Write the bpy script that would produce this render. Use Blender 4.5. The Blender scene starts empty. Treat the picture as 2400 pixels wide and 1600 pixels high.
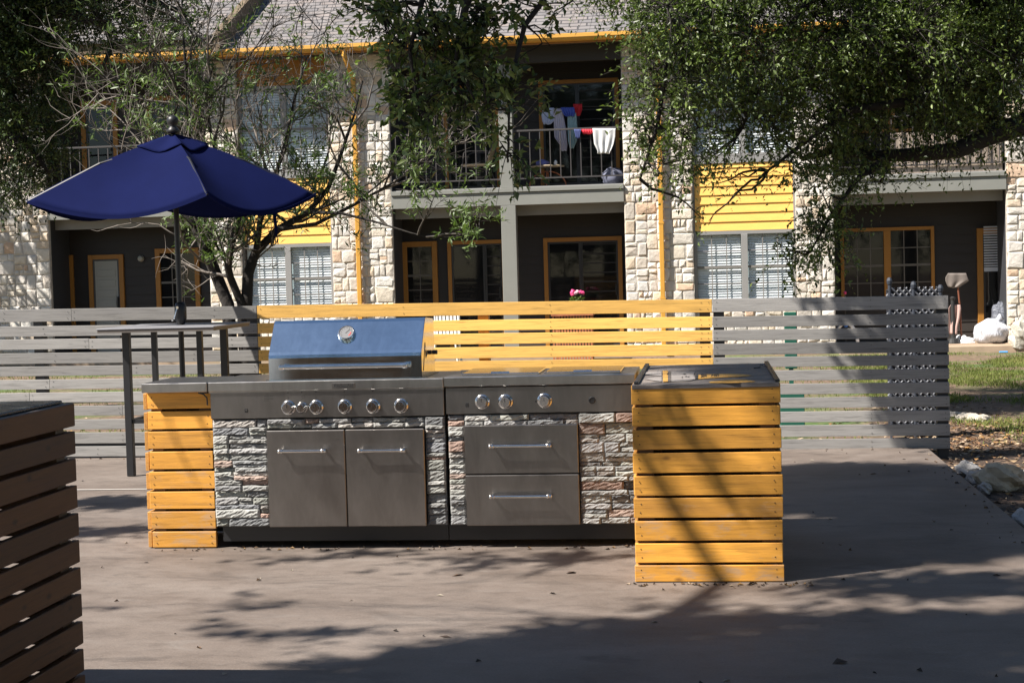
import bpy, bmesh, math, random
import numpy as np
from mathutils import Vector, Matrix
R = math.radians
scene = bpy.context.scene
COL = scene.collection
# ------------------------------------------------------------------ camera model (also used to turn photo pixels into points on real planes)
F, H, PIT, ROL, YAW = 3700.0, 1.4802, .0453, .0273, .1238

def ray(px, py):
    u, v = px-1200, py-800
    u, v = u*math.cos(ROL)-v*math.sin(ROL), u*math.sin(ROL)+v*math.cos(ROL)
    x, y, z = u/F, 1.0, -v/F
    y, z = y*math.cos(PIT)+z*math.sin(PIT), z*math.cos(PIT)-y*math.sin(PIT)
    c, s = math.cos(YAW), math.sin(YAW)
    return (x*c-y*s, x*s+y*c, z)

def W(px, py, Y):           # x, z on the upright plane at distance Y
    d = ray(px, py); t = Y/d[1]
    return d[0]*t, H+d[2]*t

def X(px, py, Y): return W(px, py, Y)[0]
def Z(px, py, Y): return W(px, py, Y)[1]

def G(px, py, z=0.0):       # x, y on the level plane at height z
    d = ray(px, py); t = (z-H)/d[2]
    return d[0]*t, d[1]*t

def P3(px, py, Y):
    x, z = W(px, py, Y); return (x, Y, z)

# ------------------------------------------------------------------ materials
MATS = {}

class NT:
    def __init__(self, name):
        self.m = bpy.data.materials.new(name); self.m.use_nodes = True
        self.t = self.m.node_tree; self.t.nodes.clear()
        self.out = self.n('OutputMaterial'); MATS[name] = self.m
        self._co = None
    def n(self, typ, **kw):
        nd = self.t.nodes.new('ShaderNode'+typ)
        for k, v in kw.items():
            if k.startswith('_'): setattr(nd, k[1:], v)
        for k, v in kw.items():
            if not k.startswith('_'): self.set(nd, k, v)
        return nd
    def set(self, nd, k, v):
        s = nd.inputs[int(k[1:])] if (k[0] == 'i' and k[1:].isdigit()) else nd.inputs[k.replace('_', ' ')]
        if isinstance(v, bpy.types.NodeSocket): self.t.links.new(v, s)
        elif isinstance(v, bpy.types.Node): self.t.links.new(v.outputs[0], s)
        else:
            if isinstance(v, (tuple, list)) and len(v) == 3 and s.type == 'RGBA': v = (*v, 1)
            s.default_value = v
    def co(self, scale=(1, 1, 1), loc=(0, 0, 0)):
        tc = self.n('TexCoord')
        mp = self.n('Mapping', Vector=tc.outputs['Object'], Scale=scale, Location=loc)
        return mp.outputs[0]
    def noise(self, scale, co=None, detail=4, rough=.55, dist=0):
        nd = self.n('TexNoise', Scale=scale, Detail=detail, Roughness=rough, Distortion=dist)
        if co is not None: self.set(nd, 'Vector', co)
        return nd.outputs['Fac']
    def ramp(self, fac, stops, interp='LINEAR'):
        nd = self.n('ValToRGB'); self.set(nd, 'Fac', fac); cr = nd.color_ramp; cr.interpolation = interp
        while len(cr.elements) < len(stops): cr.elements.new(.5)
        for e, (p, c) in zip(cr.elements, stops):
            e.position = p; e.color = (c, c, c, 1) if isinstance(c, (int, float)) else (*c, 1)
        return nd.outputs[0]
    def mix(self, fac, a, b, mode='MIX'):
        nd = self.n('MixRGB', _blend_type=mode); self.set(nd, 'Fac', fac); self.set(nd, 'Color1', a); self.set(nd, 'Color2', b)
        return nd.outputs[0]
    def math(self, op, a, b=0.0):
        nd = self.n('Math', _operation=op); self.set(nd, 'i0', a); self.set(nd, 'i1', b); return nd.outputs[0]
    def attr(self, name='col'):
        nd = self.n('Attribute', _attribute_name=name); return nd
    def bump(self, h, strength=.3, dist=.01):
        nd = self.n('Bump', Height=h, Strength=strength, Distance=dist); return nd.outputs[0]
    def bsdf(self, **kw):
        b = self.n('BsdfPrincipled', **kw); self.t.links.new(b.outputs[0], self.out.inputs['Surface']); return b

def plain(name, col, rough=.55, metal=0, nscale=0, namt=.15, bump=0, **kw):
    t = NT(name); c = col
    nrm = {}
    if nscale:
        nz = t.noise(nscale, t.co(), 5)
        c = t.mix(1, (*col, 1), t.ramp(nz, [(.25, 1-namt), (.75, 1+namt)]), 'MULTIPLY')
        if bump: nrm = {'Normal': t.bump(nz, bump, .01)}
    t.bsdf(Base_Color=c, Roughness=rough, Metallic=metal, **nrm, **kw)
    return t.m

def wood(name, base, bare, wear, along='x', knots=.5, rough=.6, dirt=.25):
    """stained boards: grain along the board, knots, bare patches; per-board tone and wear come from the 'col' attribute"""
    t = NT(name)
    at = t.attr(); sep = t.n('SeparateColor', Color=at.outputs['Color'])
    sc = (1.2, 22, 22) if along == 'x' else (22, 1.2, 22)
    big = (1.5, 5, 5) if along == 'x' else (5, 1.5, 5)
    tc = t.n('TexCoord').outputs['Object']
    off = t.n('CombineXYZ', X=t.math('MULTIPLY', sep.outputs[0], 37.), Y=t.math('MULTIPLY', sep.outputs[2], 19.), Z=t.math('MULTIPLY', sep.outputs[0], 11.))
    vec = t.n('VectorMath', _operation='ADD', i0=tc, i1=off.outputs[0]).outputs[0]
    gco = t.n('Mapping', Vector=vec, Scale=sc).outputs[0]
    bco = t.n('Mapping', Vector=vec, Scale=big).outputs[0]
    grain = t.noise(3.0, gco, 6, .65, .6)
    fine = t.noise(12.0, gco, 3, .6)
    g = t.ramp(grain, [(.3, .60), (.47, .96), (.7, 1.14)])
    c = t.mix(1, (*base, 1), g, 'MULTIPLY')
    tone = t.ramp(sep.outputs[0], [(0, .66), (1, 1.14)])
    c = t.mix(1, c, tone, 'MULTIPLY')
    st = t.noise(1.6, bco, 4, .6, .3)                        # stains in the finish
    c = t.mix(t.ramp(st, [(.5, 0), (.75, dirt)]), c, (base[0]*.45, base[1]*.45, base[2]*.6+.01, 1))
    # knots
    kco = t.n('Mapping', Vector=vec, Scale=((4.5, 9, 9) if along == 'x' else (9, 4.5, 9))).outputs[0]
    vo = t.n('TexVoronoi', Vector=kco, Scale=1.0, Randomness=1.0)
    kn = t.ramp(vo.outputs['Distance'], [(.04, knots), (.13, 0)])
    c = t.mix(kn, c, (base[0]*.22, base[1]*.2, base[2]*.25, 1))
    # worn, bare wood
    wn = t.noise(4.5, bco, 6, .7, .4)
    thr = t.math('SUBTRACT', 1.02, t.math('MULTIPLY', sep.outputs[1], wear))
    wm = t.ramp(t.math('ADD', t.math('SUBTRACT', wn, thr), .5), [(.46, 0), (.64, .9)])
    c = t.mix(t.math('MULTIPLY', wm, t.ramp(fine, [(.3, .5), (.6, 1)])), c, (*bare, 1))
    h = t.math('ADD', t.math('MULTIPLY', grain, .6), t.math('MULTIPLY', fine, .5))
    t.bsdf(Base_Color=c, Roughness=rough, Normal=t.bump(h, .35, .004))
    return t.m

def steel(name, col=(.52, .51, .5), rough=.28, brush=.0, streak='x', smudge=.14):
    t = NT(name)
    sc = (2, 2, 400) if streak == 'x' else (400, 2, 2)
    b = t.noise(1.0, t.co(sc), 3, .6)
    s = t.mix(.5, t.noise(3.0, t.co((1.6, 1, .45)), 6, .65, .8), t.noise(17.0, t.co((1, 1, .3)), 5, .7, .5))
    r = t.math('ADD', t.math('MULTIPLY', b, brush), t.math('ADD', rough-brush*.5-smudge*.5, t.math('MULTIPLY', s, smudge)))
    c = t.mix(1, (*col, 1), t.ramp(s, [(.35, .82), (.65, 1.07)]), 'MULTIPLY')
    t.bsdf(Base_Color=c, Metallic=1.0, Roughness=r, Normal=t.bump(b, .06, .001))
    return t.m

wood('ochre_wood', (.74, .345, .048), (.40, .26, .15), .74, dirt=.62, knots=.8)
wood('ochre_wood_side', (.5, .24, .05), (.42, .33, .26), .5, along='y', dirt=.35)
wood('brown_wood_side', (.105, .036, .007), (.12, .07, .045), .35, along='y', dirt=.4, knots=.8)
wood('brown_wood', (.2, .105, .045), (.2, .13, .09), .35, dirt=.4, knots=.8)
wood('grey_fence_wood', (.275, .265, .252), (.3, .27, .24), .3, knots=.18, dirt=.1, rough=.65)
wood('yellow_fence_wood', (.90, .52, .125), (.78, .43, .12), .2, knots=.22, dirt=.05, rough=.6)
plain('fence_post_ochre', (.5, .22, .03), .6)
plain('fence_post_dark', (.03, .03, .032), .6)
steel('brushed_steel', (.26, .243, .231), .33, .1)
steel('steel_slab', (.42, .405, .39), .30, .08)
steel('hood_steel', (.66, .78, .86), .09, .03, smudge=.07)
steel('hood_side_steel', (.75, .72, .68), .10, .02, smudge=.04)
steel('polished_steel', (.8, .79, .77), .12)
steel('knob_steel', (.72, .71, .7), .16)
plain('black_rubber', (.012, .012, .013), .45)
plain('black_metal', (.015, .015, .017), .38)
plain('dark_engraving', (.02, .02, .02), .6)
plain('gauge_white', (.17, .17, .175), .25)
plain('gauge_red', (.55, .04, .03), .4)
plain('table_top_grey', (.20, .20, .215), .42, nscale=6, namt=.2)
plain('table_edge', (.10, .085, .075), .5)
plain('column_grey', (.225, .228, .208), .6, nscale=3, namt=.05)
plain('trim_grey', (.26, .255, .25), .6, nscale=3, namt=.05)
plain('rail_grey', (.06, .055, .055), .5)
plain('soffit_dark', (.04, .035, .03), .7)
plain('ochre_paint', (.60, .31, .05), .5, nscale=5, namt=.06)
plain('ochre_trim', (.34, .15, .022), .55, nscale=5, namt=.06)
plain('door_dark', (.03, .03, .033), .35)
plain('door_pale', (.32, .32, .29), .5)
plain('curtain_pale', (.50, .53, .58), .8)
plain('curtain_teal', (.48, .66, .68), .8)
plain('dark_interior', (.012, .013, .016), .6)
plain('blind_white', (.86, .88, .9), .6)
plain('muntin', (.12, .11, .1), .5)
plain('tan_screen', (.42, .35, .29), .8, nscale=14, namt=.25)
plain('shadow_gap', (.02, .02, .02), .8)

def glassmat(name, tint=(1, 1, 1), refl=1.0):
    t = NT(name)
    lw = t.n('LayerWeight', Blend=.5)
    fr = t.math('ADD', .04, t.math('MULTIPLY', .9, t.math('POWER', lw.outputs['Facing'], 5.0)))
    tr = t.n('BsdfTransparent', Color=tint); gl = t.n('BsdfGlossy', Color=(1, 1, 1), Roughness=.03)
    mx = t.n('MixShader', i0=t.math('MULTIPLY', fr, refl), i1=tr, i2=gl)
    t.t.links.new(mx.outputs[0], t.out.inputs[0]); return t.m
glassmat('window_glass', (.93, .95, .95)); glassmat('screened_glass', (.42, .44, .46), .8)

def concrete():
    t = NT('stained_concrete')
    a = t.noise(1.3, t.co((.8, 1.2, 1)), 8, .66, .4)
    b = t.noise(8, t.co((.8, 1.3, 1)), 8, .72, .3)
    sp = t.noise(90, t.co(), 3, .6)
    c = t.ramp(a, [(.28, (.088, .067, .053)), (.47, (.136, .108, .090)), (.7, (.178, .148, .127))])
    c = t.mix(1, c, t.ramp(b, [(.25, .66), (.5, 1.0), (.8, 1.16)]), 'MULTIPLY')
    c = t.mix(1, c, t.ramp(sp, [(.3, .86), (.7, 1.12)]), 'MULTIPLY')
    # pale chalky scuffs and darker oily spots
    s2 = t.noise(2.3, t.co((1, 2.2, 1), (7, 3, 0)), 6, .7, 1.0)
    c = t.mix(t.ramp(s2, [(.58, 0), (.70, .4)]), c, (.19, .168, .15, 1))
    s3 = t.noise(1.7, t.co((.8, 2.0, 1), (17, 13, 0)), 6, .7, .7)
    c = t.mix(t.ramp(s3, [(.56, 0), (.68, .55)]), c, (.05, .041, .036, 1))
    vo = t.n('TexVoronoi', Vector=t.co((1, 1, 1)), Scale=9.0)
    c = t.mix(t.ramp(vo.outputs['Distance'], [(.02, .7), (.05, 0)]), c, (.05, .04, .035, 1))
    t.bsdf(Base_Color=c, Roughness=t.ramp(b, [(.3, .62), (.7, .8)]), Normal=t.bump(t.math('ADD', sp, t.math('MULTIPLY', b, .8)), .25, .006))
concrete()
plain('pale_joint', (.42, .39, .36), .8, nscale=9, namt=.2)
plain('patio_concrete', (.36, .27, .19), .8, nscale=5, namt=.12)

def soil():
    t = NT('lawn_soil')
    a = t.noise(.55, t.co((1, 1.6, 1)), 6, .62, .4)
    b = t.noise(9, t.co(), 6, .7)
    dirt = t.ramp(b, [(.3, (.07, .045, .03)), (.5, (.16, .105, .07)), (.75, (.27, .19, .13))])
    gr = t.ramp(b, [(.3, (.03, .06, .012)), (.55, (.08, .14, .03)), (.8, (.16, .2, .06))])
    c = t.mix(t.ramp(a, [(.48, 0), (.62, 1)]), dirt, gr)
    # mulch belt beside the slab
    tc = t.n('TexCoord').outputs['Object']; sy = t.n('SeparateXYZ', Vector=tc)
    wob = t.math('ADD', sy.outputs[1], t.math('MULTIPLY', t.noise(.8, t.co(), 4), 1.6))
    mul = t.ramp(t.math('MULTIPLY', wob, .05), [(.72, 1), (.78, 0)])
    v = t.n('TexVoronoi', Vector=t.co((1, 1, 1)), Scale=26.0)
    mc = t.ramp(v.outputs['Color'], [(.2, (.025, .016, .011)), (.6, (.07, .042, .028)), (.95, (.2, .13, .08))])
    c = t.mix(mul, c, mc)
    t.bsdf(Base_Color=c, Roughness=.95, Normal=t.bump(b, .8, .05))
soil()

def attrmat(name, rough=.8, bump=.4, nscale=30, amt=.25, dist=.01, **kw):
    t = NT(name)
    nz = t.noise(nscale, t.co(), 6, .65)
    n2 = t.noise(nscale*.2, t.co(), 4, .6)
    c = t.mix(1, t.attr().outputs['Color'], t.ramp(nz, [(.25, 1-amt), (.75, 1+amt*.6)]), 'MULTIPLY')
    c = t.mix(1, c, t.ramp(n2, [(.3, 1-amt*.6), (.7, 1+amt*.4)]), 'MULTIPLY')
    t.bsdf(Base_Color=c, Roughness=rough, Normal=t.bump(nz, bump, dist), **kw); return t.m
attrmat('rubble_stone', .85, .6, 11, .22, .03)
attrmat('ledge_stone', .8, .8, 45, .35, .01)
attrmat('painted_thing', .6, .1, 20, .08)
attrmat('limestone', .85, .7, 14, .3, .03)
attrmat('litter', .8, .1, 60, .3)

def siding(name, col):
    t = NT(name)
    nz = t.noise(3, t.co((1, 1, 8)), 4)
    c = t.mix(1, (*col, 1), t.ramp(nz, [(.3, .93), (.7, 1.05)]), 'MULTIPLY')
    t.bsdf(Base_Color=c, Roughness=.6, Normal=t.bump(nz, .1, .01)); return t.m
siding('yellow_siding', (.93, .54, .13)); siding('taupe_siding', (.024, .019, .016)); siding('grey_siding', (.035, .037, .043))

def shingles():
    t = NT('roof_shingles')
    br = t.n('TexBrick', _offset=.5, _offset_frequency=2, Vector=t.n('TexCoord').outputs['UV'], Scale=1.0, Mortar_Size=.014, Bias=0.0, Brick_Width=.3, Row_Height=.13,
             Color1=(.25, .25, .25), Color2=(.75, .75, .75), Mortar=(0, 0, 0))
    vo = t.n('TexNoise', Vector=t.n('TexCoord').outputs['UV'], Scale=2.5, Detail=6)
    c = t.ramp(br.outputs['Color'], [(0, (.05, .048, .05)), (.2, (.145, .138, .142)), (.5, (.18, .166, .162)), (.8, (.225, .19, .175))])
    c = t.mix(1, c, t.ramp(vo.outputs['Fac'], [(.3, .8), (.7, 1.15)]), 'MULTIPLY')
    t.bsdf(Base_Color=c, Roughness=.9, Normal=t.bump(br.outputs['Fac'], .5, -.02))
shingles()

def fabric(name, col, sheen=.2):
    t = NT(name)
    w = t.n('TexNoise', Vector=t.co(), Scale=500.0, Detail=2)
    st = t.noise(3, t.co(), 5)
    c = t.mix(1, (*col, 1), t.ramp(st, [(.3, .88), (.7, 1.1)]), 'MULTIPLY')
    v = t.n('TexVoronoi', Vector=t.co(), Scale=7.0)
    c = t.mix(t.ramp(v.outputs['Distance'], [(.012, .6), (.03, 0)]), c, (.5, .5, .55, 1))
    t.bsdf(Base_Color=c, Roughness=.85, Normal=t.bump(w.outputs['Fac'], .1, .002), Sheen_Weight=sheen, Specular_IOR_Level=.05)
fabric('navy_canvas', (.0045, .0075, .044), 0)

def leafmat(name, c0, c1, c2, rough=.38, trans=.25, spec=.5):
    t = NT(name)
    at = t.attr(); sep = t.n('SeparateColor', Color=at.outputs['Color'])
    c = t.ramp(sep.outputs[0], [(0, c0), (.55, c1), (1, c2)])
    b = t.n('BsdfPrincipled', Base_Color=c, Roughness=rough, Specular_IOR_Level=spec)
    tr = t.n('BsdfTranslucent', Color=t.mix(1, c, (1.0, 1.25, .5, 1), 'MULTIPLY'))
    mx = t.n('MixShader', i0=trans, i1=b, i2=tr)
    t.t.links.new(mx.outputs[0], t.out.inputs[0]); return t.m
leafmat('live_oak_leaves', (.030, .040, .016), (.080, .115, .028), (.21, .27, .07), .42, .22, .42)
leafmat('dark_oak_leaves', (.022, .035, .012), (.045, .075, .02), (.12, .16, .045), .42, .1, .4)
leafmat('willow_leaves', (.05, .08, .025), (.10, .15, .045), (.2, .26, .09), .45, .3)
leafmat('grass_blades', (.09, .11, .03), (.15, .185, .045), (.28, .26, .10), .7, .3, .2)
plain('dark_bark', (.022, .018, .015), .95, nscale=30, namt=.4, bump=1.0)
plain('oak_bark', (.07, .06, .05), .9, nscale=25, namt=.4, bump=1.0)
plain('twig_grey', (.17, .145, .125), .8)

# ------------------------------------------------------------------ mesh helpers
class MB:
    def __init__(self):
        self.v = []; self.f = []; self.c = []; self.uv = None
    def add(self, vs, fs, col=(.5, 0, .5)):
        b = len(self.v); self.v.extend(vs); self.f.extend([tuple(i+b for i in f) for f in fs]); self.c.extend([col]*len(fs)); return self
    def box(self, x0, x1, y0, y1, z0, z1, col=(.5, 0, .5), ch=0.0, M=None):
        if x0 > x1: x0, x1 = x1, x0
        if y0 > y1: y0, y1 = y1, y0
        if z0 > z1: z0, z1 = z1, z0
        if ch <= 0:
            vs = [(x, y, z) for x in (x0, x1) for y in (y0, y1) for z in (z0, z1)]
            fs = [(0, 1, 3, 2), (4, 6, 7, 5), (0, 4, 5, 1), (2, 3, 7, 6), (0, 2, 6, 4), (1, 5, 7, 3)]
        else:
            vs = []; idx = {}
            for ix, x in ((0, x0), (1, x1)):
                for iy, y in ((0, y0), (1, y1)):
                    for iz, z in ((0, z0), (1, z1)):
                        sx, sy, sz = (1-2*ix)*ch, (1-2*iy)*ch, (1-2*iz)*ch
                        for k, p in enumerate(((x, y+sy, z+sz), (x+sx, y, z+sz), (x+sx, y+sy, z))):
                            idx[(ix, iy, iz, k)] = len(vs); vs.append(p)
            I = lambda a, b, c, k: idx[(a, b, c, k)]
            fs = []
            for s in (0, 1):
                q = [I(s, 0, 0, 0), I(s, 0, 1, 0), I(s, 1, 1, 0), I(s, 1, 0, 0)]; fs.append(q if s == 0 else q[::-1])
                q = [I(0, s, 0, 1), I(1, s, 0, 1), I(1, s, 1, 1), I(0, s, 1, 1)]; fs.append(q if s == 0 else q[::-1])
                q = [I(0, 0, s, 2), I(0, 1, s, 2), I(1, 1, s, 2), I(1, 0, s, 2)]; fs.append(q if s == 0 else q[::-1])
            for a in (0, 1):
                for b in (0, 1):
                    q = [I(a, b, 0, 0), I(a, b, 0, 1), I(a, b, 1, 1), I(a, b, 1, 0)]; fs.append(q if (a+b) % 2 else q[::-1])
                    q = [I(a, 0, b, 0), I(a, 0, b, 2), I(a, 1, b, 2), I(a, 1, b, 0)]; fs.append(q[::-1] if (a+b) % 2 else q)
                    q = [I(0, a, b, 1), I(0, a, b, 2), I(1, a, b, 2), I(1, a, b, 1)]; fs.append(q if (a+b) % 2 else q[::-1])
                    for c in (0, 1):
                        q = [I(a, b, c, 0), I(a, b, c, 1), I(a, b, c, 2)]; fs.append(q if (a+b+c) % 2 else q[::-1])
        if M is not None: vs = [tuple(M @ Vector(p)) for p in vs]
        return self.add(vs, fs, col)
    def tube(self, pts, rad, seg=8, col=(.5, 0, .5), caps=True):
        pts = [Vector(p) for p in pts]; n = len(pts)
        if isinstance(rad, (int, float)): rad = [rad]*n
        vs = []; fs = []
        t0 = (pts[1]-pts[0]).normalized(); up = Vector((0, 0, 1)) if abs(t0.z) < .9 else Vector((1, 0, 0))
        a = t0.cross(up).normalized()
        for i, p in enumerate(pts):
            t = (pts[min(i+1, n-1)]-pts[max(i-1, 0)]).normalized()
            a = (a-t*a.dot(t)); a = a.normalized() if a.length > 1e-6 else t.orthogonal().normalized()
            b = t.cross(a)
            for k in range(seg):
                g = 2*math.pi*k/seg; vs.append(tuple(p+(a*math.cos(g)+b*math.sin(g))*rad[i]))
        for i in range(n-1):
            for k in range(seg):
                k2 = (k+1) % seg; fs.append((i*seg+k, i*seg+k2, (i+1)*seg+k2, (i+1)*seg+k))
        if caps: fs.append(tuple(range(seg))[::-1]); fs.append(tuple((n-1)*seg+k for k in range(seg)))
        return self.add(vs, fs, col)
    def lathe(self, prof, o, axis='z', seg=24, col=(.5, 0, .5), M=None):
        """prof: (radius, height) pairs; axis 'z' up, or '-y' towards the camera"""
        vs = []; fs = []; n = len(prof)
        for r, h in prof:
            for k in range(seg):
                g = 2*math.pi*k/seg; x, y, z = r*math.cos(g), r*math.sin(g), h
                if axis == '-y': x, y, z = x, -z, y
                elif axis == 'x': x, y, z = z, x, y
                p = Vector((x, y, z))
                if M is not None: p = M @ p
                vs.append((p.x+o[0], p.y+o[1], p.z+o[2]))
        for i in range(n-1):
            for k in range(seg):
                k2 = (k+1) % seg; fs.append((i*seg+k, i*seg+k2, (i+1)*seg+k2, (i+1)*seg+k))
        fs.append(tuple(range(seg))[::-1]); fs.append(tuple((n-1)*seg+k for k in range(seg)))
        return self.add(vs, fs, col)
    def quad(self, a, b, c, d, col=(.5, 0, .5)): return self.add([a, b, c, d], [(0, 1, 2, 3)], col)

def link(name, me, parent=None, o=(0, 0, 0)):
    ob = bpy.data.objects.new(name, me); COL.objects.link(ob)
    if parent is not None:
        ob.parent = parent; ob.location = Vector(o)-abs_loc(parent)
    else: ob.location = o
    return ob

def abs_loc(o):
    l = Vector((0, 0, 0))
    while o is not None: l = l+o.location; o = o.parent
    return l

def build(mb, name, mat, parent=None, smooth=False, origin=None, bevel=0, autosmooth=None, extra=None):
    """make ONE mesh object from world-space geometry"""
    me = bpy.data.meshes.new(name); n0 = len(mb.f)
    if extra: mb.add(extra[0].v, extra[0].f)
    me.from_pydata(mb.v, [], mb.f)
    ca = me.attributes.new('col', 'FLOAT_COLOR', 'FACE')
    arr = np.ones((len(mb.f), 4), dtype=np.float32); arr[:, :3] = np.array(mb.c, dtype=np.float32).reshape(-1, 3)
    ca.data.foreach_set('color', arr.ravel())
    me.materials.append(MATS[mat])
    if extra:
        me.materials.append(MATS[extra[1]]); me.polygons.foreach_set('material_index', [0]*n0+[1]*(len(mb.f)-n0))
    if len(mb.f) < 60000:
        bm = bmesh.new(); bm.from_mesh(me); bmesh.ops.recalc_face_normals(bm, faces=bm.faces[:]); bm.to_mesh(me); bm.free()
    if origin is None:
        a = np.array(mb.v); origin = (float(a[:, 0].mean()), float(a[:, 1].mean()), float(a[:, 2].min()))
    me.transform(Matrix.Translation(-Vector(origin)))
    if smooth: me.polygons.foreach_set('use_smooth', [True]*len(me.polygons))
    ob = link(name, me, parent, origin)
    if autosmooth:
        me.polygons.foreach_set('use_smooth', [True]*len(me.polygons)); me.set_sharp_from_angle(angle=R(autosmooth))
    if bevel:
        m = ob.modifiers.new('bevel', 'BEVEL'); m.width = bevel; m.segments = 2; m.limit_method = 'ANGLE'
    return ob

def tag(o, label=None, cat=None, group=None, kind=None):
    if label: o['label'] = label
    if cat: o['category'] = cat
    if group: o['group'] = group
    if kind: o['kind'] = kind
    return o

def thing(name, label, cat, loc=(0, 0, 0), group=None):
    o = bpy.data.objects.new(name, None); COL.objects.link(o); o.location = loc; o.empty_display_size = .1
    return tag(o, label, cat, group)

def fillet(poly, r=.03, n=4): return poly
LD = Vector((.675, .40, -.924)).normalized()            # direction the sunlight travels
# ================================================================== the ground
GZ = -.10
SX = 1.69
def struct(name, mb, mat, **k):
    return tag(build(mb, name, mat, **k), kind='structure')
m = MB(); m.add([(-150, -120, GZ), (150, -120, GZ), (150, 200, GZ), (-150, 200, GZ)], [(0, 1, 2, 3)]); struct('ground', m, 'lawn_soil', origin=(0, 0, GZ))
m = MB(); m.box(-40, SX, -30, 12.8, GZ-.2, 0, ch=.006); struct('concrete_slab', m, 'stained_concrete', origin=(0, 0, 0))
jy = G(184, 1148)[1]
m = MB(); m.add([(-9, jy-.018, .004), (-2.2, jy-.018, .004), (-2.2, jy+.018, .004), (-9, jy+.018, .004)], [(0, 1, 2, 3)]); struct('slab_joint', m, 'pale_joint', origin=(0, jy, .004))

def slab_stuff():
    """fallen leaves and crumbs lying about on the slab"""
    r = random.Random(3); m = MB()
    for px, py in ((915, 1409), (1105, 1371), (1493, 1450), (303, 1420), (620, 1250), (1290, 1290), (1910, 1180), (2215, 1150), (320, 1237), (290, 1212), (570, 1440), (760, 1390), (1300, 1277), (1680, 1500)):
        pass
    for i in range(150):
        y = r.uniform(5.3, 12.3); x = r.uniform(-5.5, 1.6)
        l = r.uniform(.006, .03)*(1.4 if r.random() < .12 else .7); a = r.uniform(0, 6.28); w = l*r.uniform(.3, .6)
        c, s = math.cos(a), math.sin(a); h = r.uniform(.002, .012)
        col = r.choice([(.02, .014, .01), (.05, .03, .02), (.12, .07, .035), (.3, .26, .2), (.03, .02, .015)])
        m.add([(x-l*c, y-l*s, .002), (x-w*s, y+w*c, .003+h), (x+l*c, y+l*s, .002), (x+w*s, y-w*c, .003+h*.5)], [(0, 1, 2), (0, 2, 3)], col)
    for i in range(240):                                     # drifted against the island, the boxes and the fence
        k = i % 4
        if k == 0: x, y = r.uniform(-3.0, -.4), 8.30+abs(r.gauss(0, .06))-.06
        elif k == 1: x, y = r.uniform(-6.0, 1.6), 12.60-abs(r.gauss(0, .08))
        elif k == 2: x, y = SX-abs(r.gauss(0, .12))-.01, r.uniform(6.5, 12.4)
        else: x, y = r.uniform(-.4, .45), 7.33-abs(r.gauss(0, .05))
        l = r.uniform(.005, .018); a = r.uniform(0, 6.28); w = l*r.uniform(.4, .8); c, s = math.cos(a), math.sin(a); h = r.uniform(.003, .012)
        col = r.choice([(.05, .03, .02), (.12, .07, .035), (.25, .19, .13), (.03, .02, .015), (.2, .12, .05)])
        m.add([(x-l*c, y-l*s, .002), (x-w*s, y+w*c, .003+h), (x+l*c, y+l*s, .002), (x+w*s, y-w*c, .003+h*.5)], [(0, 1, 2), (0, 2, 3)], col)
    return tag(build(m, 'slab_litter', 'litter', origin=(0, 8, 0)), kind='stuff')
slab_stuff()

# ================================================================== wooden crates (slatted surrounds)
def slat_face(m, axis, a0, a1, face, th, rows, r, jig=.004, wear=None, ends=0.0):
    """rows of boards; axis 'x' boards run along x on plane y=face (body behind), axis 'y' along y on plane x=face"""
    for i, (z0, z1) in enumerate(rows):
        j = [r.uniform(-jig, jig) for _ in range(4)]
        w = (wear[i] if wear else .4)+r.uniform(-.1, .1)
        col = (r.random(), max(0, w), r.random())
        tilt = r.uniform(-.0016, .0016)
        b0, b1 = a0+j[0]*ends, a1+j[1]*ends
        if axis == 'x': M = Matrix.Translation(((b0+b1)/2, face, (z0+z1)/2)) @ Matrix.Rotation(tilt, 4, 'Y') @ Matrix.Rotation(r.uniform(-.02, .02), 4, 'X'); m.box(-(b1-b0)/2, (b1-b0)/2, j[2]*.5, th, -(z1-z0)/2, (z1-z0)/2, col, .0025, M)
        else: M = Matrix.Translation((face, (b0+b1)/2, (z0+z1)/2)) @ Matrix.Rotation(tilt, 4, 'X'); m.box(-th if th > 0 else 0, 0 if th > 0 else -th, -(b1-b0)/2, (b1-b0)/2, -(z1-z0)/2, (z1-z0)/2, col, .0025, M)

def nails(m, pts, axis='y', r=.0028):
    for (x, y, z) in pts: m.lathe([(r, 0), (r, .002)], (x, y, z), '-y' if axis == 'y' else 'x', 6)

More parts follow.
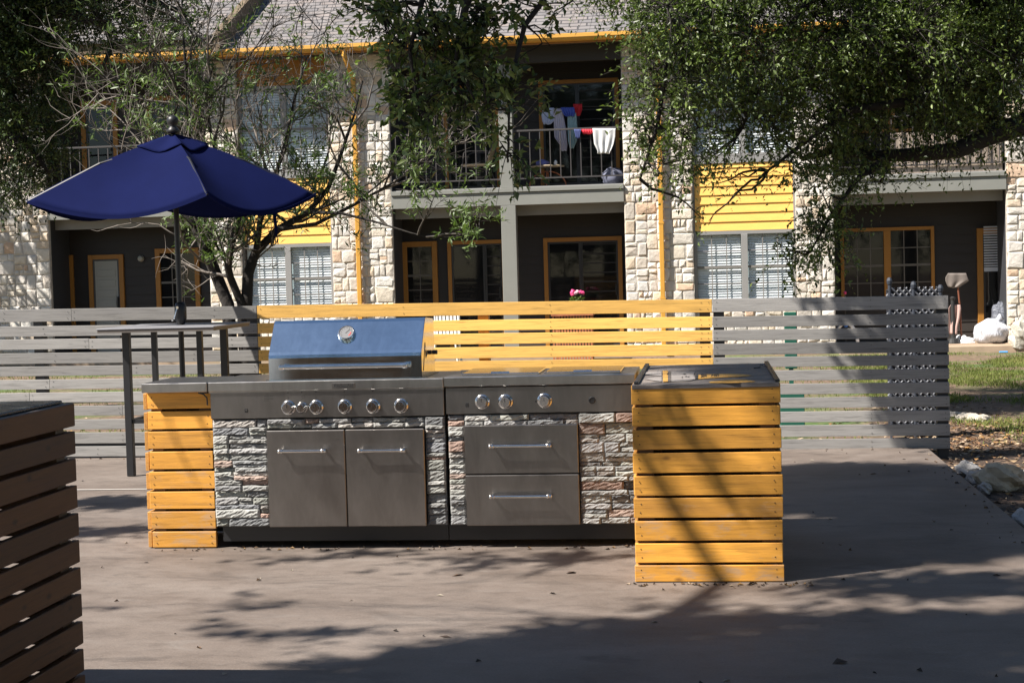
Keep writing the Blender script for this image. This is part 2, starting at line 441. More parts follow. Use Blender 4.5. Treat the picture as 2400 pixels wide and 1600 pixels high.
def right_crate():
    x0, x1, y0 = -.362, .325, 7.362; y1 = y0+1.42
    t = thing('slatted_wood_surround', 'tall ochre slatted wood box with painted weathered top at the right end of the grill', 'wooden surround', ((x0+x1)/2, (y0+y1)/2, 0), 'ochre slatted wood boxes of the grill island')
    r = random.Random(11)
    tops = [898, 949.5, 1003, 1058, 1112, 1164.5, 1218.5, 1271.5, 1323]      # pixel rows at the right edge
    bots = [943, 994.5, 1049.5, 1105, 1158.5, 1211, 1265, 1317, 1364]
    rows = [(Z(1832, b, y0), Z(1832, a, y0)) for a, b in zip(tops, bots)]
    rows[-1] = (0.004, rows[-1][1])
    m = MB(); slat_face(m, 'x', x0, x1, y0, .022, rows, r, wear=[.42, .36, .42, .38, .40, .48, .60, .66, .80], ends=1)
    n = MB(); nails(n, [(x+r.uniform(-.004, .004), y0-.001, z0+f*(z1-z0)) for z0, z1 in rows for x in (x0+.03, x1-.035) for f in (.28, .72)]); build(m, 'front_panel', 'ochre_wood', t, extra=(n, 'dark_engraving'))
    m = MB(); slat_face(m, 'y', y0+.026, y1, x1, .022, rows, r, wear=[.4]*9); build(m, 'side_panel', 'ochre_wood_side', t)
    m = MB(); slat_face(m, 'y', y0+.026, y1, x0+.022, .022, rows, r, wear=[.4]*9); build(m, 'side_panel', 'ochre_wood_side', t)
    for px in (x0+.06, x1-.06):
        for py in (y0+.06, y1-.06): m = MB(); m.box(px-.035, px+.035, py-.035, py+.035, 0.001, .86, (.2, .1, .4)); build(m, 'corner_post', 'brown_wood', t)
    m = MB(); m.box(x0+.03, x1-.03, y1-.03, y1-.01, .02, .9); build(m, 'back_board', 'black_metal', t)
    # top: weathered boards running across, two dark edge battens
    zt = .928
    m = MB(); nb = 12; yy = y0-.004; step = (y1-y0+.02)/nb
    for i in range(nb):
        m.box(x0+.004, x1-.004, yy, yy+step-.003, zt-.02, zt+r.uniform(-.001, .001), (r.random(), .8+r.random()*.3, r.random()), .002); yy += step
    wt = build(m, 'top_boards', 'weathered_top', t)
    for s in (x0+.012, x1-.022):
        m = MB(); m.box(s, s+.022, y0+.02, y1-.01, zt+.002, zt+.014, ch=.002)
        build(m, 'edge_batten', 'black_metal', t)
    # remains of a painted sign: thin paint films on the boards
    def pix(px, py): return G(1470+px*.16156, 840+py*.16156, zt+.0035)
    def film(name, pts, mat, z=zt+.0035, par=wt):
        m = MB(); m.add([(*pix(*p), z) for p in pts], [tuple(range(len(pts)))]); o = build(m, name, mat, par); return o
    film('yellow_paint', [(515, 172), (590, 170), (590, 335), (520, 338)], 'old_yellow_paint')
    film('yellow_paint', [(1035, 232), (1250, 222), (1500, 218), (1700, 228), (1815, 244), (1700, 258), (1450, 268), (1200, 285), (1020, 298)], 'old_yellow_paint')
    film('yellow_paint', [(1190, 335), (1400, 312), (1560, 302), (1720, 304), (1800, 318), (1880, 332), (1600, 350), (1200, 354)], 'old_yellow_paint')
    film('white_paint', [(640, 182), (985, 190), (960, 235), (990, 300), (900, 322), (640, 330)], 'old_white_paint')
    film('white_paint', [(240, 200), (500, 178), (500, 250), (260, 230)], 'old_white_paint')
    film('white_paint', [(240, 290), (500, 262), (500, 330), (400, 322)], 'old_white_paint')
    film('dark_paint', [(985, 236), (1035, 234), (1030, 298), (990, 300)], 'dark_engraving')
    film('dark_paint', [(592, 185), (640, 190), (640, 330), (592, 332)], 'table_edge')
    m = MB(); zz = zt+.006       # illegible lettering: short dark strokes "SM  rn"
    def stroke(a, b, w=7):
        (x0_, y0_), (x1_, y1_) = a, b; d = Vector((x1_-x0_, y1_-y0_)).normalized(); nx, ny = -d.y*w, d.x*w
        ps = [(a[0]+nx, a[1]+ny), (b[0]+nx, b[1]+ny), (b[0]-nx, b[1]-ny), (a[0]-nx, a[1]-ny)]
        m.add([(*pix(*p), zz) for p in ps], [(0, 1, 2, 3)])
    for a, b in (((1105, 236), (1070, 244)), ((1070, 244), (1100, 262)), ((1100, 262), (1066, 276)), ((1110, 276), (1112, 236)), ((1112, 240), (1128, 258)), ((1128, 258), (1142, 236)), ((1142, 236), (1150, 272)), ((1225, 268), (1228, 240)), ((1228, 244), (1248, 238)), ((1262, 268), (1264, 238)), ((1264, 240), (1284, 236)), ((1284, 236), (1286, 266)), ((1296, 264), (1298, 234)), ((1298, 236), (1320, 232)), ((1320, 232), (1322, 262)), ((815, 232), (850, 230)), ((840, 268), (868, 262)), ((880, 274), (902, 266)), ((790, 285), (808, 270)), ((575, 232), (598, 216))):
        stroke(a, b, 5)
    build(m, 'painted_letters', 'dark_engraving', wt)
    m = MB(); m.tube([(*pix(1835, 142), zt+.006), (*pix(1925, 138), zt+.007), (*pix(1930, 105), zt+.012), (*pix(2030, 128), zt+.006)], .0025, 5)
    tag(build(m, 'bent_wire', 'dark_engraving', origin=(*pix(1930, 130), zt+.004)), 'thin bent black wire lying on the weathered top of the right wooden box', 'wire')
    return t
def weathered():
    t = NT('weathered_top')
    g = t.noise(3, t.co((.9, 16, 16)), 6, .65, .8); s = t.noise(2.0, t.co((1, 2.4, 1)), 5, .6, .5)
    c = t.ramp(g, [(.3, (.05, .045, .045)), (.5, (.17, .145, .13)), (.72, (.33, .28, .24))])
    c = t.mix(t.ramp(s, [(.45, 0), (.65, .6)]), c, (.07, .065, .07, 1))
    t.bsdf(Base_Color=c, Roughness=.55, Normal=t.bump(g, .5, .004))
    for nm, col in (('old_yellow_paint', (.50, .27, .06)), ('old_white_paint', (.30, .27, .25))):
        t = NT(nm); w = t.noise(3, t.co((1, 14, 14)), 6, .7, .6)
        c = t.mix(t.ramp(w, [(.5, 0), (.6, .85)] if 'white' in nm else [(.6, 0), (.7, .7)]), (*col, 1), (.12, .105, .1, 1))
        t.bsdf(Base_Color=c, Roughness=.5)
weathered()
right_crate()

def left_crate():
    y0 = 8.335; x0, x1 = X(350, 1000, y0)+.0, X(497, 1100, y0); y1 = y0+.52
    x0 = -3.092; x1 = -2.70
    t = thing('slatted_wood_surround', 'narrow ochre slatted wood box under the steel shelf left of the grill', 'wooden surround', ((x0+x1)/2, (y0+y1)/2, 0), 'ochre slatted wood boxes of the grill island')
    r = random.Random(5)
    rows = []
    for a, b in ((545, 640), (663, 768), (790, 892), (918, 1022), (1045, 1147), (1172, 1274), (1298, 1400), (1425, 1527)):
        rows.append((Z(430, 720+(b+2)*.3698, y0), Z(430, 720+(a-5)*.3698, y0)))
    rows[-1] = (.006, rows[-1][1])
    m = MB(); slat_face(m, 'x', x0+.026, x1, y0, .022, rows, r, wear=[.35, .38, .38, .42, .55, .55, .6, .78], ends=1)
    n = MB(); nails(n, [(x+r.uniform(-.004, .004), y0-.001, z0+f*(z1-z0)) for z0, z1 in rows for x in (x0+.05, x1-.025) for f in (.28, .72)]); build(m, 'front_panel', 'ochre_wood', t, extra=(n, 'dark_engraving'))
    m = MB()
    slat_face(m, 'y', y0+.012, y1, x0+.022, .022, [(a+r.uniform(-.01, .0), b+r.uniform(-.01, .0)) for a, b in rows[:-1]]+[rows[-1]], r, wear=[.4]*8); build(m, 'side_panel', 'ochre_wood_side', t)
    for px in (x0+.07, x1-.05):
        for ya_ in (y0+.024, y1-.08): m = MB(); m.box(px-.03, px+.03, ya_, ya_+.056, .001, .85); build(m, 'corner_post', 'brown_wood', t)
    m = MB(); m.box(x0+.03, x1-.01, y1-.015, y1, .01, .84); build(m, 'back_board', 'black_metal', t)
    return t
left_crate()

def near_crate():
    yc = 5.28; x1, zt = W(174, 945, yc); x0 = x1-.95; ya = yc-1.9
    t = thing('slatted_wood_surround', 'dark brown slatted wood box with glossy top, cut off by the left edge', 'wooden surround', ((x0+x1)/2, yc-.9, 0))
    r = random.Random(21); pitch = zt/11*1.0; rows = []; z = zt
    while z > .02:
        rows.append((max(.004, z-pitch*.825), z)); z -= pitch
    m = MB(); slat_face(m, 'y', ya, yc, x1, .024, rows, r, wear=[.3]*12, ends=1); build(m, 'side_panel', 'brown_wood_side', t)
    m = MB(); slat_face(m, 'x', x0, x1-.026, yc-.024, .022, rows, r, wear=[.3]*12, ends=1); build(m, 'back_panel', 'brown_wood', t)
    m = MB(); slat_face(m, 'x', x0, x1-.026, ya, .022, rows, r, wear=[.3]*12, ends=1); build(m, 'front_panel', 'brown_wood', t)
    m = MB(); slat_face(m, 'y', ya, yc-.03, x0+.024, .024, rows, r, wear=[.3]*12); build(m, 'side_panel', 'brown_wood_side', t)
    for px in (x0+.07, x1-.065):
        for py in (ya+.07, yc-.065): m = MB(); m.box(px-.035, px+.035, py-.035, py+.035, 0.001, zt-.02, (.2, .1, .4)); build(m, 'corner_post', 'brown_wood', t)
    m = MB(); m.box(x0+.03, x1-.030, ya+.03, yc-.03, zt+.003, zt+.014, ch=.003); build(m, 'top_panel', 'gloss_dark_top', t)
    m = MB(); m.box(x0, x1-.003, ya, yc-.003, zt-.012, zt+.001, ch=.002); build(m, 'top_trim', 'table_edge', t)
def glossdark():
    t = NT('gloss_dark_top'); g = t.noise(5, t.co((.6, 6, 1)), 5, .6, .4)
    t.bsdf(Base_Color=(.05, .055, .06, 1), Roughness=t.ramp(g, [(.3, .18), (.7, .34)]), Specular_IOR_Level=.8, Normal=t.bump(g, .25, .004))
glossdark()
near_crate()

# ================================================================== grill island
YF = 8.273
def ledge(m, x0, x1, z0, z1, yf, r, hmax=.06):
    """stacked-ledge veneer: rows of rough blocks, each with its own tone and projection"""
    m.box(x0, x1, yf+.02, yf+.05, z0, z1, (.05, .05, .05))
    pal = [(.30, .30, .29), (.36, .36, .34), (.24, .245, .25), (.33, .335, .30), (.38, .375, .355), (.27, .275, .275), (.37, .28, .235), (.40, .37, .34), (.42, .29, .235), (.31, .31, .285), (.20, .205, .215), (.42, .415, .40), (.34, .335, .33), (.28, .28, .28), (.35, .35, .33)]
    z = z0
    while z < z1-.004:
        h = r.uniform(.02, hmax)
        if z+h > z1-.014: h = z1-z
        x = x0
        while x < x1-.001:
            w = r.uniform(.07, .26)
            if x+w > x1-.04: w = x1-x
            subs = [(z, z+h)] if (h < .035 or r.random() < .5) else [(z, z+h*.5), (z+h*.5, z+h)]
            for (a, b) in subs:
                col = r.choice(pal); k = r.uniform(.60, 1.12); col = tuple(c*k for c in col)
                pr = r.uniform(-.006, .016); nx = max(5, int(w/.010)); nz = max(4, int((b-a)/.006))
                vs = []; fs = []; ph = r.uniform(0, 99); sl = r.uniform(-.25, .25); ed = [r.uniform(-.003, .003) for _ in range(4)]
                wl = r.uniform(-.12, .12)
                for i in range(nx+1):
                    for j in range(nz+1):
                        u, v = i/nx, j/nz
                        e = min(u, 1-u)*nx; f = min(v, 1-v)*nz
                        drop = (.008 if e < .5 or f < .5 else 0.0)
                        xx = x+w*u; zz = a+(b-a)*v+wl*(u-.5)*(b-a)*(1 if 0 < v < 1 else .25)
                        n = (abs(math.sin(xx*38+zz*60+ph))+abs(math.sin(zz*150+ph*1.7-xx*45))+abs(math.sin(xx*120-zz*190+ph*.6))*.7)*.0034-.004+r.uniform(-.0011, .0011)
                        yy = yf-pr+drop+n+sl*(zz-a)*(.5)
                        if e < .5: yy = max(yy, yf+.004)
                        zz = min(max(zz, z0+.0005), z1-.0005)
                        if 0 < i < nx and (j == 0 or j == nz): zz = min(max(zz+math.sin(xx*47+ph)*.002+math.sin(xx*19+ph*2)*.002, z0+.0004), z1-.0004)
                        vs.append((xx, yy, zz))
                for i in range(nx):
                    for j in range(nz):
                        q = i*(nz+1)+j; fs.append((q, q+nz+1, q+nz+2, q+1))
                m.add(vs, fs, col)
            x += w
        z += h

def handle(par, xa, xb, z, yface, stand=.045, rb=.0085, rc=.0125):
    """bar handle with thicker end caps and standoffs"""
    y = yface-stand
    m = MB(); m.tube([(xa+.02, y, z), (xb-.02, y, z)], rb, 16)
    h = build(m, 'handle', 'polished_steel', par, autosmooth=40)
    for a, b in ((xa, xa+.028), (xb-.028, xb)):
        m = MB(); c = (a+b)/2
        m.lathe([(rc*.8, a-c), (rc, a-c+.003), (rc, -.004), (rc*.86, -.002), (rc*.86, .002), (rc, .004), (rc, b-c-.003), (rc*.8, b-c)], (c, y, z), 'x', 18)
        m.tube([(c, y+.004, z), (c, yface+.001, z)], rc*.62, 12)
        build(m, 'handle_mount', 'polished_steel', h, autosmooth=40)
    return h

def knob(par, x, z, yf, r=.019):
    r *= 1.55
    m = MB(); m.lathe([(r*1.32, -.002), (r*1.32, .004), (r*1.12, .009)], (x, yf, z), '-y', 32)
    m.lathe([(r*1.05, .008), (r*1.1, .018), (r*1.02, .034), (r*.93, .040), (r*.86, .041), (r*.84, .0385), (r*.0001, .0385)], (x, yf, z), '-y', 32)
    k = build(m, 'knob', 'knob_steel', par, autosmooth=35)
    m = MB(); m.box(x-.0012, x+.0012, yf-.0425, yf-.0385, z, z+r*.7); build(m, 'pointer_mark', 'dark_engraving', k)
    m = MB(); m.box(x-.0006, x+.0006, yf-.0012, yf+.001, z+r*1.5, z+r*2.0)
    build(m, 'dial_mark', 'dark_engraving', k)
    return k

def pz2(u, v): return 300+u*.36982, 720+v*.36982
def pz3(u, v): return 950+u*.30607, 820+v*.30607
def XZ(u, v, zoom, Y=YF): return W(*zoom(u, v), Y)

def text_mesh(name, s, size, loc, mat, parent, extrude=.0006):
    cu = bpy.data.curves.new(name, 'FONT'); cu.body = s; cu.size = size; cu.align_x = 'CENTER'; cu.align_y = 'CENTER'; cu.extrude = extrude; cu.offset = size*.02
    tmp = bpy.data.objects.new(name+'_tmp', cu); COL.objects.link(tmp)
    bpy.context.view_layer.update()
    me = bpy.data.meshes.new_from_object(tmp.evaluated_get(bpy.context.evaluated_depsgraph_get())); bpy.data.objects.remove(tmp); bpy.data.curves.remove(cu)
    me.transform(Matrix.Rotation(R(90), 4, 'X')); me.name = name; me.materials.clear(); me.materials.append(MATS[mat])
    ob = link(name, me, parent, loc); return ob

def grill():
    xa, xb = -2.699, -1.4035; yb = YF+.60
    t = thing('built_in_grill', 'stainless steel built-in gas grill with closed hood, six knobs and stone veneer front', 'grill', ((xa+xb)/2, YF+.3, 0))
    m = MB(); m.box(xa, xb, YF, yb, .863, .915, ch=.004)
    m.box(xa+.001, xb-.001, YF+.012, YF+.035, .856, .8635)
    cs = build(m, 'countertop', 'steel_slab', t)
    # badge on the front edge of the top
    bx, bz = W(*pz2(1366, 496), YF); m = MB(); m.box(bx-.063, bx+.063, YF-.004, YF+.001, bz-.0145, bz+.0145, ch=.001)
    bd = build(m, 'badge', 'brushed_steel', cs)
    text_mesh('badge_lettering', 'KitchenAid', .0235, (bx, YF-.0048, bz), 'dark_engraving', bd)
    m = MB(); m.box(xa+.008, xb-.003, YF+.014, YF+.05, .716, .858, ch=.002); cp = build(m, 'control_panel', 'brushed_steel', t)
    yp = YF+.014
    for u, v, r in ((1013, 636, .0192), (1100, 636, .0155), (1190, 633, .0192), (1370, 630, .0192), (1550, 628, .0192), (1728, 625, .0192)):
        x, z = XZ(u, v, pz2); knob(cp, x, z, yp, r)
        m = MB(); m.lathe([(.003, 0), (.003, .002)], (x, yp, .852), '-y', 10); build(m, 'indicator_light', 'dark_engraving', cp)
    x, z = XZ(745, 655, pz2); m = MB(); m.box(x-.0085, x+.0085, yp-.003, yp, z-.011, z+.011, ch=.001); sw = build(m, 'igniter_switch', 'black_rubber', cp)
    m = MB(); m.box(x-.004, x+.004, yp-.004, yp-.003, z-.002, z+.005); build(m, 'switch_mark', 'brushed_steel', sw)
    m = MB()
    for k in range(4):
        x, z = XZ(857, 565+k*9, pz2); m.box(x, x+(.052 if k < 3 else .03), yp-.0007, yp+.001, z-.0007, z+.0007)
    x, z = XZ(1107, 568, pz2); m.box(x-.008, x+.008, yp-.0008, yp+.001, z+.0045, z+.0055); m.box(x-.008, x+.008, yp-.0008, yp+.001, z-.0055, z-.0045)
    m.box(x-.008, x-.007, yp-.0008, yp+.001, z-.0055, z+.0055); m.box(x+.007, x+.008, yp-.0008, yp+.001, z-.0055, z+.0055)
    build(m, 'printed_text', 'dark_engraving', cp)
    r = random.Random(42)
    X_ = lambda u, v=1000: XZ(u, v, pz2)[0]; Z_ = lambda u, v: XZ(u, v, pz2)[1]
    xl, xd0, xdm, xd1, xr = xa+.012, X_(880, 900), X_(1377, 900), X_(1878, 900), xb-.004
    zb = .125
    for (a, b, c, d, hm) in ((xl, xd0-.003, zb, .708, .062), (xd0, xd1, .655, .708, .03), (xd1+.004, xr, zb, .708, .062)):
        m = MB(); ledge(m, a, b, c, d, YF+.022, r, hm); build(m, 'stone_veneer', 'ledge_stone', t, origin=(a, YF+.02, c))
    m = MB(); m.box(xa+.02, xb, YF+.05, yb-.02, .12, .86); build(m, 'cabinet_body', 'black_metal', t)
    m = MB(); m.box(xa+.03, xb-.01, YF+.085, yb-.03, .035, .125); build(m, 'kick_plate', 'black_metal', t)
    for a, b, hu0, hu1, hv in ((xd0, xdm-.002, 965, 1268, 905), (xdm+.002, xd1, 1468, 1768, 902)):
        m = MB(); m.box(a, b, YF-.002, YF+.03, zb, .648, ch=.004); dr = build(m, 'door', 'brushed_steel', t)
        handle(dr, X_(hu0, hv), X_(hu1, hv), Z_((hu0+hu1)/2, hv), YF-.002)
    # hood
    yh = YF+.055; hx0, hx1 = X(631, 880, yh), X(988, 880, yh)
    dz = Z(999, 744, yh+.14)
    prof = [(0, .917), (0, 1.035), (.006, 1.052), (.016, 1.068), (.135, dz-.015), (.148, dz-.004), (.165, dz), (.385, dz-.012), (.40, dz-.03), (.41, 1.1), (.41, .917)]
    m = MB(); n = len(prof)
    for i in range(n-1):
        (a, b), (c, d) = prof[i], prof[i+1]; m.quad((hx0, yh+a, b), (hx1, yh+a, b), (hx1, yh+c, d), (hx0, yh+c, d))
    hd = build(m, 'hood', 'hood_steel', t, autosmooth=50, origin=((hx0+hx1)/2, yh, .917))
    for s, xx in ((-1, hx0), (1, hx1)):
        m = MB(); out = [(xx+s*.002, yh+a+.004, b) for a, b in prof]; inn = [(xx-s*.012, yh+a+.004, b) for a, b in prof]
        m.add(out+inn, [tuple(range(n))]+[(i, i+1, n+i+1, n+i) for i in range(n-1)]); sp = build(m, 'hood_side', 'hood_side_steel', hd)
        if s > 0:
            m = MB(); m.tube([(xx+.003, yh+.05, .95), (xx+.003, yh+.12, 1.1)], .0015, 5); m.tube([(xx+.003, yh+.12, 1.1), (xx+.003, yh+.125, 1.07)], .0015, 5)
            m.add([(xx+.004, yh+.13, 1.07), (xx+.004, yh+.17, 1.03), (xx+.004, yh+.13, 1.01)], [(0, 1, 2)]); build(m, 'hinge_slot', 'dark_engraving', sp)
            m = MB(); m.lathe([(.012, -.012), (.012, .016)], (xx+.016, yh+.33, 1.035), 'x', 14); build(m, 'spit_socket', 'black_rubber', sp)
    m = MB(); m.box(hx0-.02, hx1+.02, yh+.01, yh+.43, .915, .921); build(m, 'hood_rim', 'brushed_steel', hd)
    hz = Z(804, 859, yh-.05)
    hh = handle(hd, X(655, 862, yh-.05), X(955, 856, yh-.05), hz, yh, .055, .0105, .0155)
    # thermometer on the sloping face
    sl = math.atan2(dz-.015-1.068, .119); f = (Z(812, 784, yh+.07)-1.068)/(dz-.015-1.068); px = X(812, 784, yh+.07)
    o = Vector((px, yh+.016+.119*f, 1.068+(dz-.015-1.068)*f)); Mr = Matrix.Rotation(-(math.pi/2-sl), 4, 'X')
    m = MB(); m.lathe([(.047, -.004), (.049, .010), (.046, .022), (.041, .024), (.039, .018)], o, '-y', 40, M=Mr); th = build(m, 'thermometer', 'polished_steel', hd, autosmooth=40)
    m = MB(); m.lathe([(.038, .0175), (.0375, .019), (.0001, .019)], o, '-y', 32, M=Mr); build(m, 'dial', 'gauge_white', th)
    m = MB(); m.box(-.0015, .0015, -.0205, -.0192, -.006, .026, M=Matrix.Translation(o) @ Mr @ Matrix.Rotation(R(40), 4, 'Y'))
    for k in range(11):
        a = R(-130+26*k); m.box(-.001, .001, -.0203, -.0192, .027, .033, M=Matrix.Translation(o) @ Mr @ Matrix.Rotation(a, 4, 'Y'))
    build(m, 'needle', 'dark_engraving', th)
    m = MB()
    for k in range(4): m.box(-.004, .004, -.0202, -.0192, .022, .027, M=Matrix.Translation(o) @ Mr @ Matrix.Rotation(R(95+14*k), 4, 'Y'))
    build(m, 'red_zone', 'gauge_red', th)
    return t
grill()

def cooktop():
    xa, xb = -1.401, -.384; yb = YF+.60
    t = thing('outdoor_cooktop', 'stainless steel outdoor cooktop unit with three knobs and two drawers beside the grill', 'cooktop', ((xa+xb)/2, YF+.3, 0))
    m = MB(); m.box(xa, xb, YF, yb, .868, .919, ch=.004); cs = build(m, 'countertop', 'steel_slab', t)
    for u0, u1 in ((xa+.08, xa+.50), (xa+.53, xb-.08)):
        m = MB(); m.box(u0, u1, YF+.09, yb-.07, .919, .931, ch=.003); ld = build(m, 'burner_cover', 'hood_side_steel', t)
        m = MB(); m.tube([((u0+u1)/2-.05, YF+.11, .934), ((u0+u1)/2+.05, YF+.11, .934)], .004, 8); build(m, 'cover_grip', 'polished_steel', ld)
    m = MB(); m.box(xa+.006, xb-.004, YF+.014, YF+.05, .722, .862, ch=.002); cp = build(m, 'control_panel', 'brushed_steel', t)
    yp = YF+.014
    for u, v in ((587, 398), (765, 396), (1065, 388)):
        x, z = XZ(u, v, pz3); knob(cp, x, z, yp, .0192)
        m = MB(); m.lathe([(.0025, 0), (.0025, .002)], (x, yp, .858), '-y', 10); build(m, 'indicator_light', 'dark_engraving', cp)
    x, z = XZ(1428, 385, pz3); m = MB(); m.lathe([(.019, 0), (.019, .004), (.014, .006), (.013, .003)], (x, yp, z), '-y', 24); build(m, 'round_socket', 'black_rubber', cp)
    x, z = XZ(470, 420, pz3); m = MB(); m.box(x-.0085, x+.0085, yp-.003, yp, z-.011, z+.011, ch=.001); build(m, 'igniter_switch', 'black_rubber', cp)
    x, z = XZ(998, 395, pz3); m = MB(); m.lathe([(.005, 0), (.005, .002)], (x, yp, z), '-y', 12); build(m, 'pilot_hole', 'dark_engraving', cp)
    r = random.Random(77)
    X_ = lambda u, v=900: XZ(u, v, pz3)[0]; Z_ = lambda u, v: XZ(u, v, pz3)[1]
    xd0, xd1 = X_(458), X_(1328); zb = .125
    for (a, b, c, d, hm) in ((xa+.012, xd0-.004, zb, .714, .062), (xd0, xd1, .655, .714, .03), (xd1+.004, xb-.004, zb, .714, .062)):
        m = MB(); ledge(m, a, b, c, d, YF+.022, r, hm); build(m, 'stone_veneer', 'ledge_stone', t, origin=(a, YF+.02, c))
    m = MB(); m.box(xa+.01, xb-.01, YF+.05, yb-.02, .12, .86); build(m, 'cabinet_body', 'black_metal', t)
    m = MB(); m.box(xa-.008, xb-.01, YF+.085, yb-.03, .035, .125); build(m, 'kick_plate', 'black_metal', t)
    zs = Z_(900, 950)
    for a, b, hv, hu in ((zs+.003, Z_(900, 572), 727, (648, 1125)), (zb, zs-.003, 1112, (653, 1130))):
        m = MB(); m.box(xd0, xd1, YF-.002, YF+.03, a, b, ch=.004); dr = build(m, 'drawer', 'brushed_steel', t)
        handle(dr, X_(hu[0], hv), X_(hu[1], hv), Z_(890, hv), YF-.002)
    return t
cooktop()

def side_shelf():
    xa, xb = -3.073, -2.703; yb = YF+.52
    t = thing('steel_side_shelf', 'plain stainless steel shelf on the narrow wooden box at the left end of the grill', 'shelf', ((xa+xb)/2, YF+.26, .863))
    m = MB(); m.box(xa, xb, YF, yb, .864, .915, ch=.004); build(m, 'shelf_top', 'steel_slab', t)
    m = MB(); m.box(xb-.045, xb-.004, YF+.01, YF+.04, .855, .8625); m.tube([(xb-.06, YF+.03, .858), (xb-.03, YF+.03, .85), (xb-.012, YF+.03, .83), (xb-.010, YF+.03, .79)], .004, 6); build(m, 'bracket', 'black_metal', t)
side_shelf()

# ================================================================== slatted fence
YW = 12.65
def fence():
    xL, xa, xb, xR = -14.5, X(605, 820, YW), X(1671, 800, YW), X(2225, 860, YW)
    t = thing('slat_fence', 'low horizontal slat fence behind the grill, grey with a bright yellow middle section', 'fence', ((xa+xb)/2, YW, 0))
    z6 = lambda v: 480+v*.34438
    rows = [(z6(617), z6(708)), (z6(737), z6(812)), (z6(830), z6(905)), (z6(925), z6(1003)), (z6(1020), z6(1090)), (z6(1112), z6(1183)), (z6(1205), z6(1278)), (z6(1300), z6(1372)), (z6(1395), z6(1468)), (z6(1488), z6(1567)), (1026, 1051.5)]
    xr = X(2225, 860, YW)
    rz = [(Z(2225, b, YW), Z(2225, a, YW)) for a, b in rows]
    sl = lambda x, f: (-.0096*(1-f)-.004*f)*(x-xr)
    r = random.Random(9)
    def sect(name, x0, x1, mat, rows_, label, lens=(2.6, 4.2)):
        m = MB(); nl = []
        for i, (a, b) in enumerate(rows_):
            f = i/10.0; x = x0
            while x < x1-.01:
                w = min(r.uniform(*lens), x1-x)
                if x1-(x+w) < .8: w = x1-x
                M = Matrix.Translation((x+w/2, YW, (a+b)/2+sl(x+w/2, f)+r.uniform(-.0015, .0015))) @ Matrix.Rotation(math.atan(.0096*(1-f)+.004*f)+r.uniform(-.0008, .0008), 4, 'Y')
                m.box(-w/2+.001, w/2-.001, r.uniform(0, .003), .02, -(b-a)/2, (b-a)/2, (r.random(), r.uniform(.1, .5), r.random()), .002, M)
                nx = x+.03
                while nx < x+w:
                    for g in (.25, .75): nl.append((nx+r.uniform(-.006, .006), YW-.0005, a+(b-a)*g+sl(nx, f)))
                    nx += 1.2 if nx+1.2 < x+w-.05 or nx > x+w-.06 else x+w-.03-nx
                x += w
        n = MB(); nails(n, nl, r=.0032); p = build(m, 'slat_panel', mat, t, origin=(x0, YW, 0), extra=(n, 'dark_engraving')); tag(p, label)
    sect('l', xL, xa-.001, 'grey_fence_wood', rz, 'weathered grey slats left of the yellow section')
    sect('m', xa+.001, xb-.001, 'yellow_fence_wood', rz, 'bright yellow slats in the middle', (9, 9))
    sect('r', xb+.001, xR, 'grey_fence_wood', rz, 'grey slats right of the yellow section, dappled with shade', (9, 9))
    xs = [(xb-.06, 'fence_post_dark'), (xb+.05, 'fence_post_dark'), (xR-.05, 'fence_post_dark'), (X(1133, 800, YW), 'fence_post_ochre'), (xa-.05, 'fence_post_dark'), (xa-1.9, 'fence_post_dark'), (xa-3.8, 'fence_post_dark'), (xa-5.7, 'fence_post_dark'), (-13.5, 'fence_post_dark')]
    for x, mt in xs:
        m = MB(); m.box(x-.043, x+.043, YW+.021, YW+.108, GZ, rz[0][1]+sl(x, 0)-.01, ch=.003); build(m, 'fence_post', mt, t)
    # tilted lower left slats: dark wider gap shows a grey kick board behind
    m = MB(); m.box(xL, xa-1.0, YW+.03, YW+.05, .05, .14); build(m, 'kick_board', 'fence_post_dark', t)
fence()

# ================================================================== bar table and umbrella
def table():
    yf, yb = 11.28, 12.22; zt = Z(501, 764, yf); xl, xr = X(225, 766, yf), X(501, 764, yf); cx, cy = (xl+xr)/2, (yf+yb)/2
    t = thing('bar_table', 'tall square grey-topped table on black metal legs beside the fence', 'table', (cx, cy, 0))
    m = MB(); m.box(xl, xr, yf, yb, zt-.012, zt, ch=.003); build(m, 'tabletop', 'table_top_grey', t)
    m = MB()
    for a in ((xl+.006, xr-.006, yf+.006, yf+.03), (xl+.006, xr-.006, yb-.03, yb-.006), (xl+.006, xl+.03, yf+.03, yb-.03), (xr-.03, xr-.006, yf+.03, yb-.03)): m.box(*a, zt-.034, zt-.012)
    build(m, 'apron', 'table_edge', t)
    for sx in (-1, 1):
        for sy in (-1, 1):
            x, y = cx+sx*.285, cy+sy*.30; w = .027 if sx*sy > 0 else .021
            m = MB(); m.box(x-w, x+w, y-w, y+w, .002, zt-.034, ch=.003); build(m, 'leg', 'black_metal', t)
    m = MB()
    for sy in (-1, 1): m.box(cx-.26, cx+.26, cy+sy*.30-.012, cy+sy*.30+.012, .40, .43)
    for sx in (-1, 1): m.box(cx+sx*.285-.012, cx+sx*.285+.012, cy-.28, cy+.28, .40, .43)
    build(m, 'brace', 'black_metal', t)
    return cx, cy, zt
tcx, tcy, tzt = table()

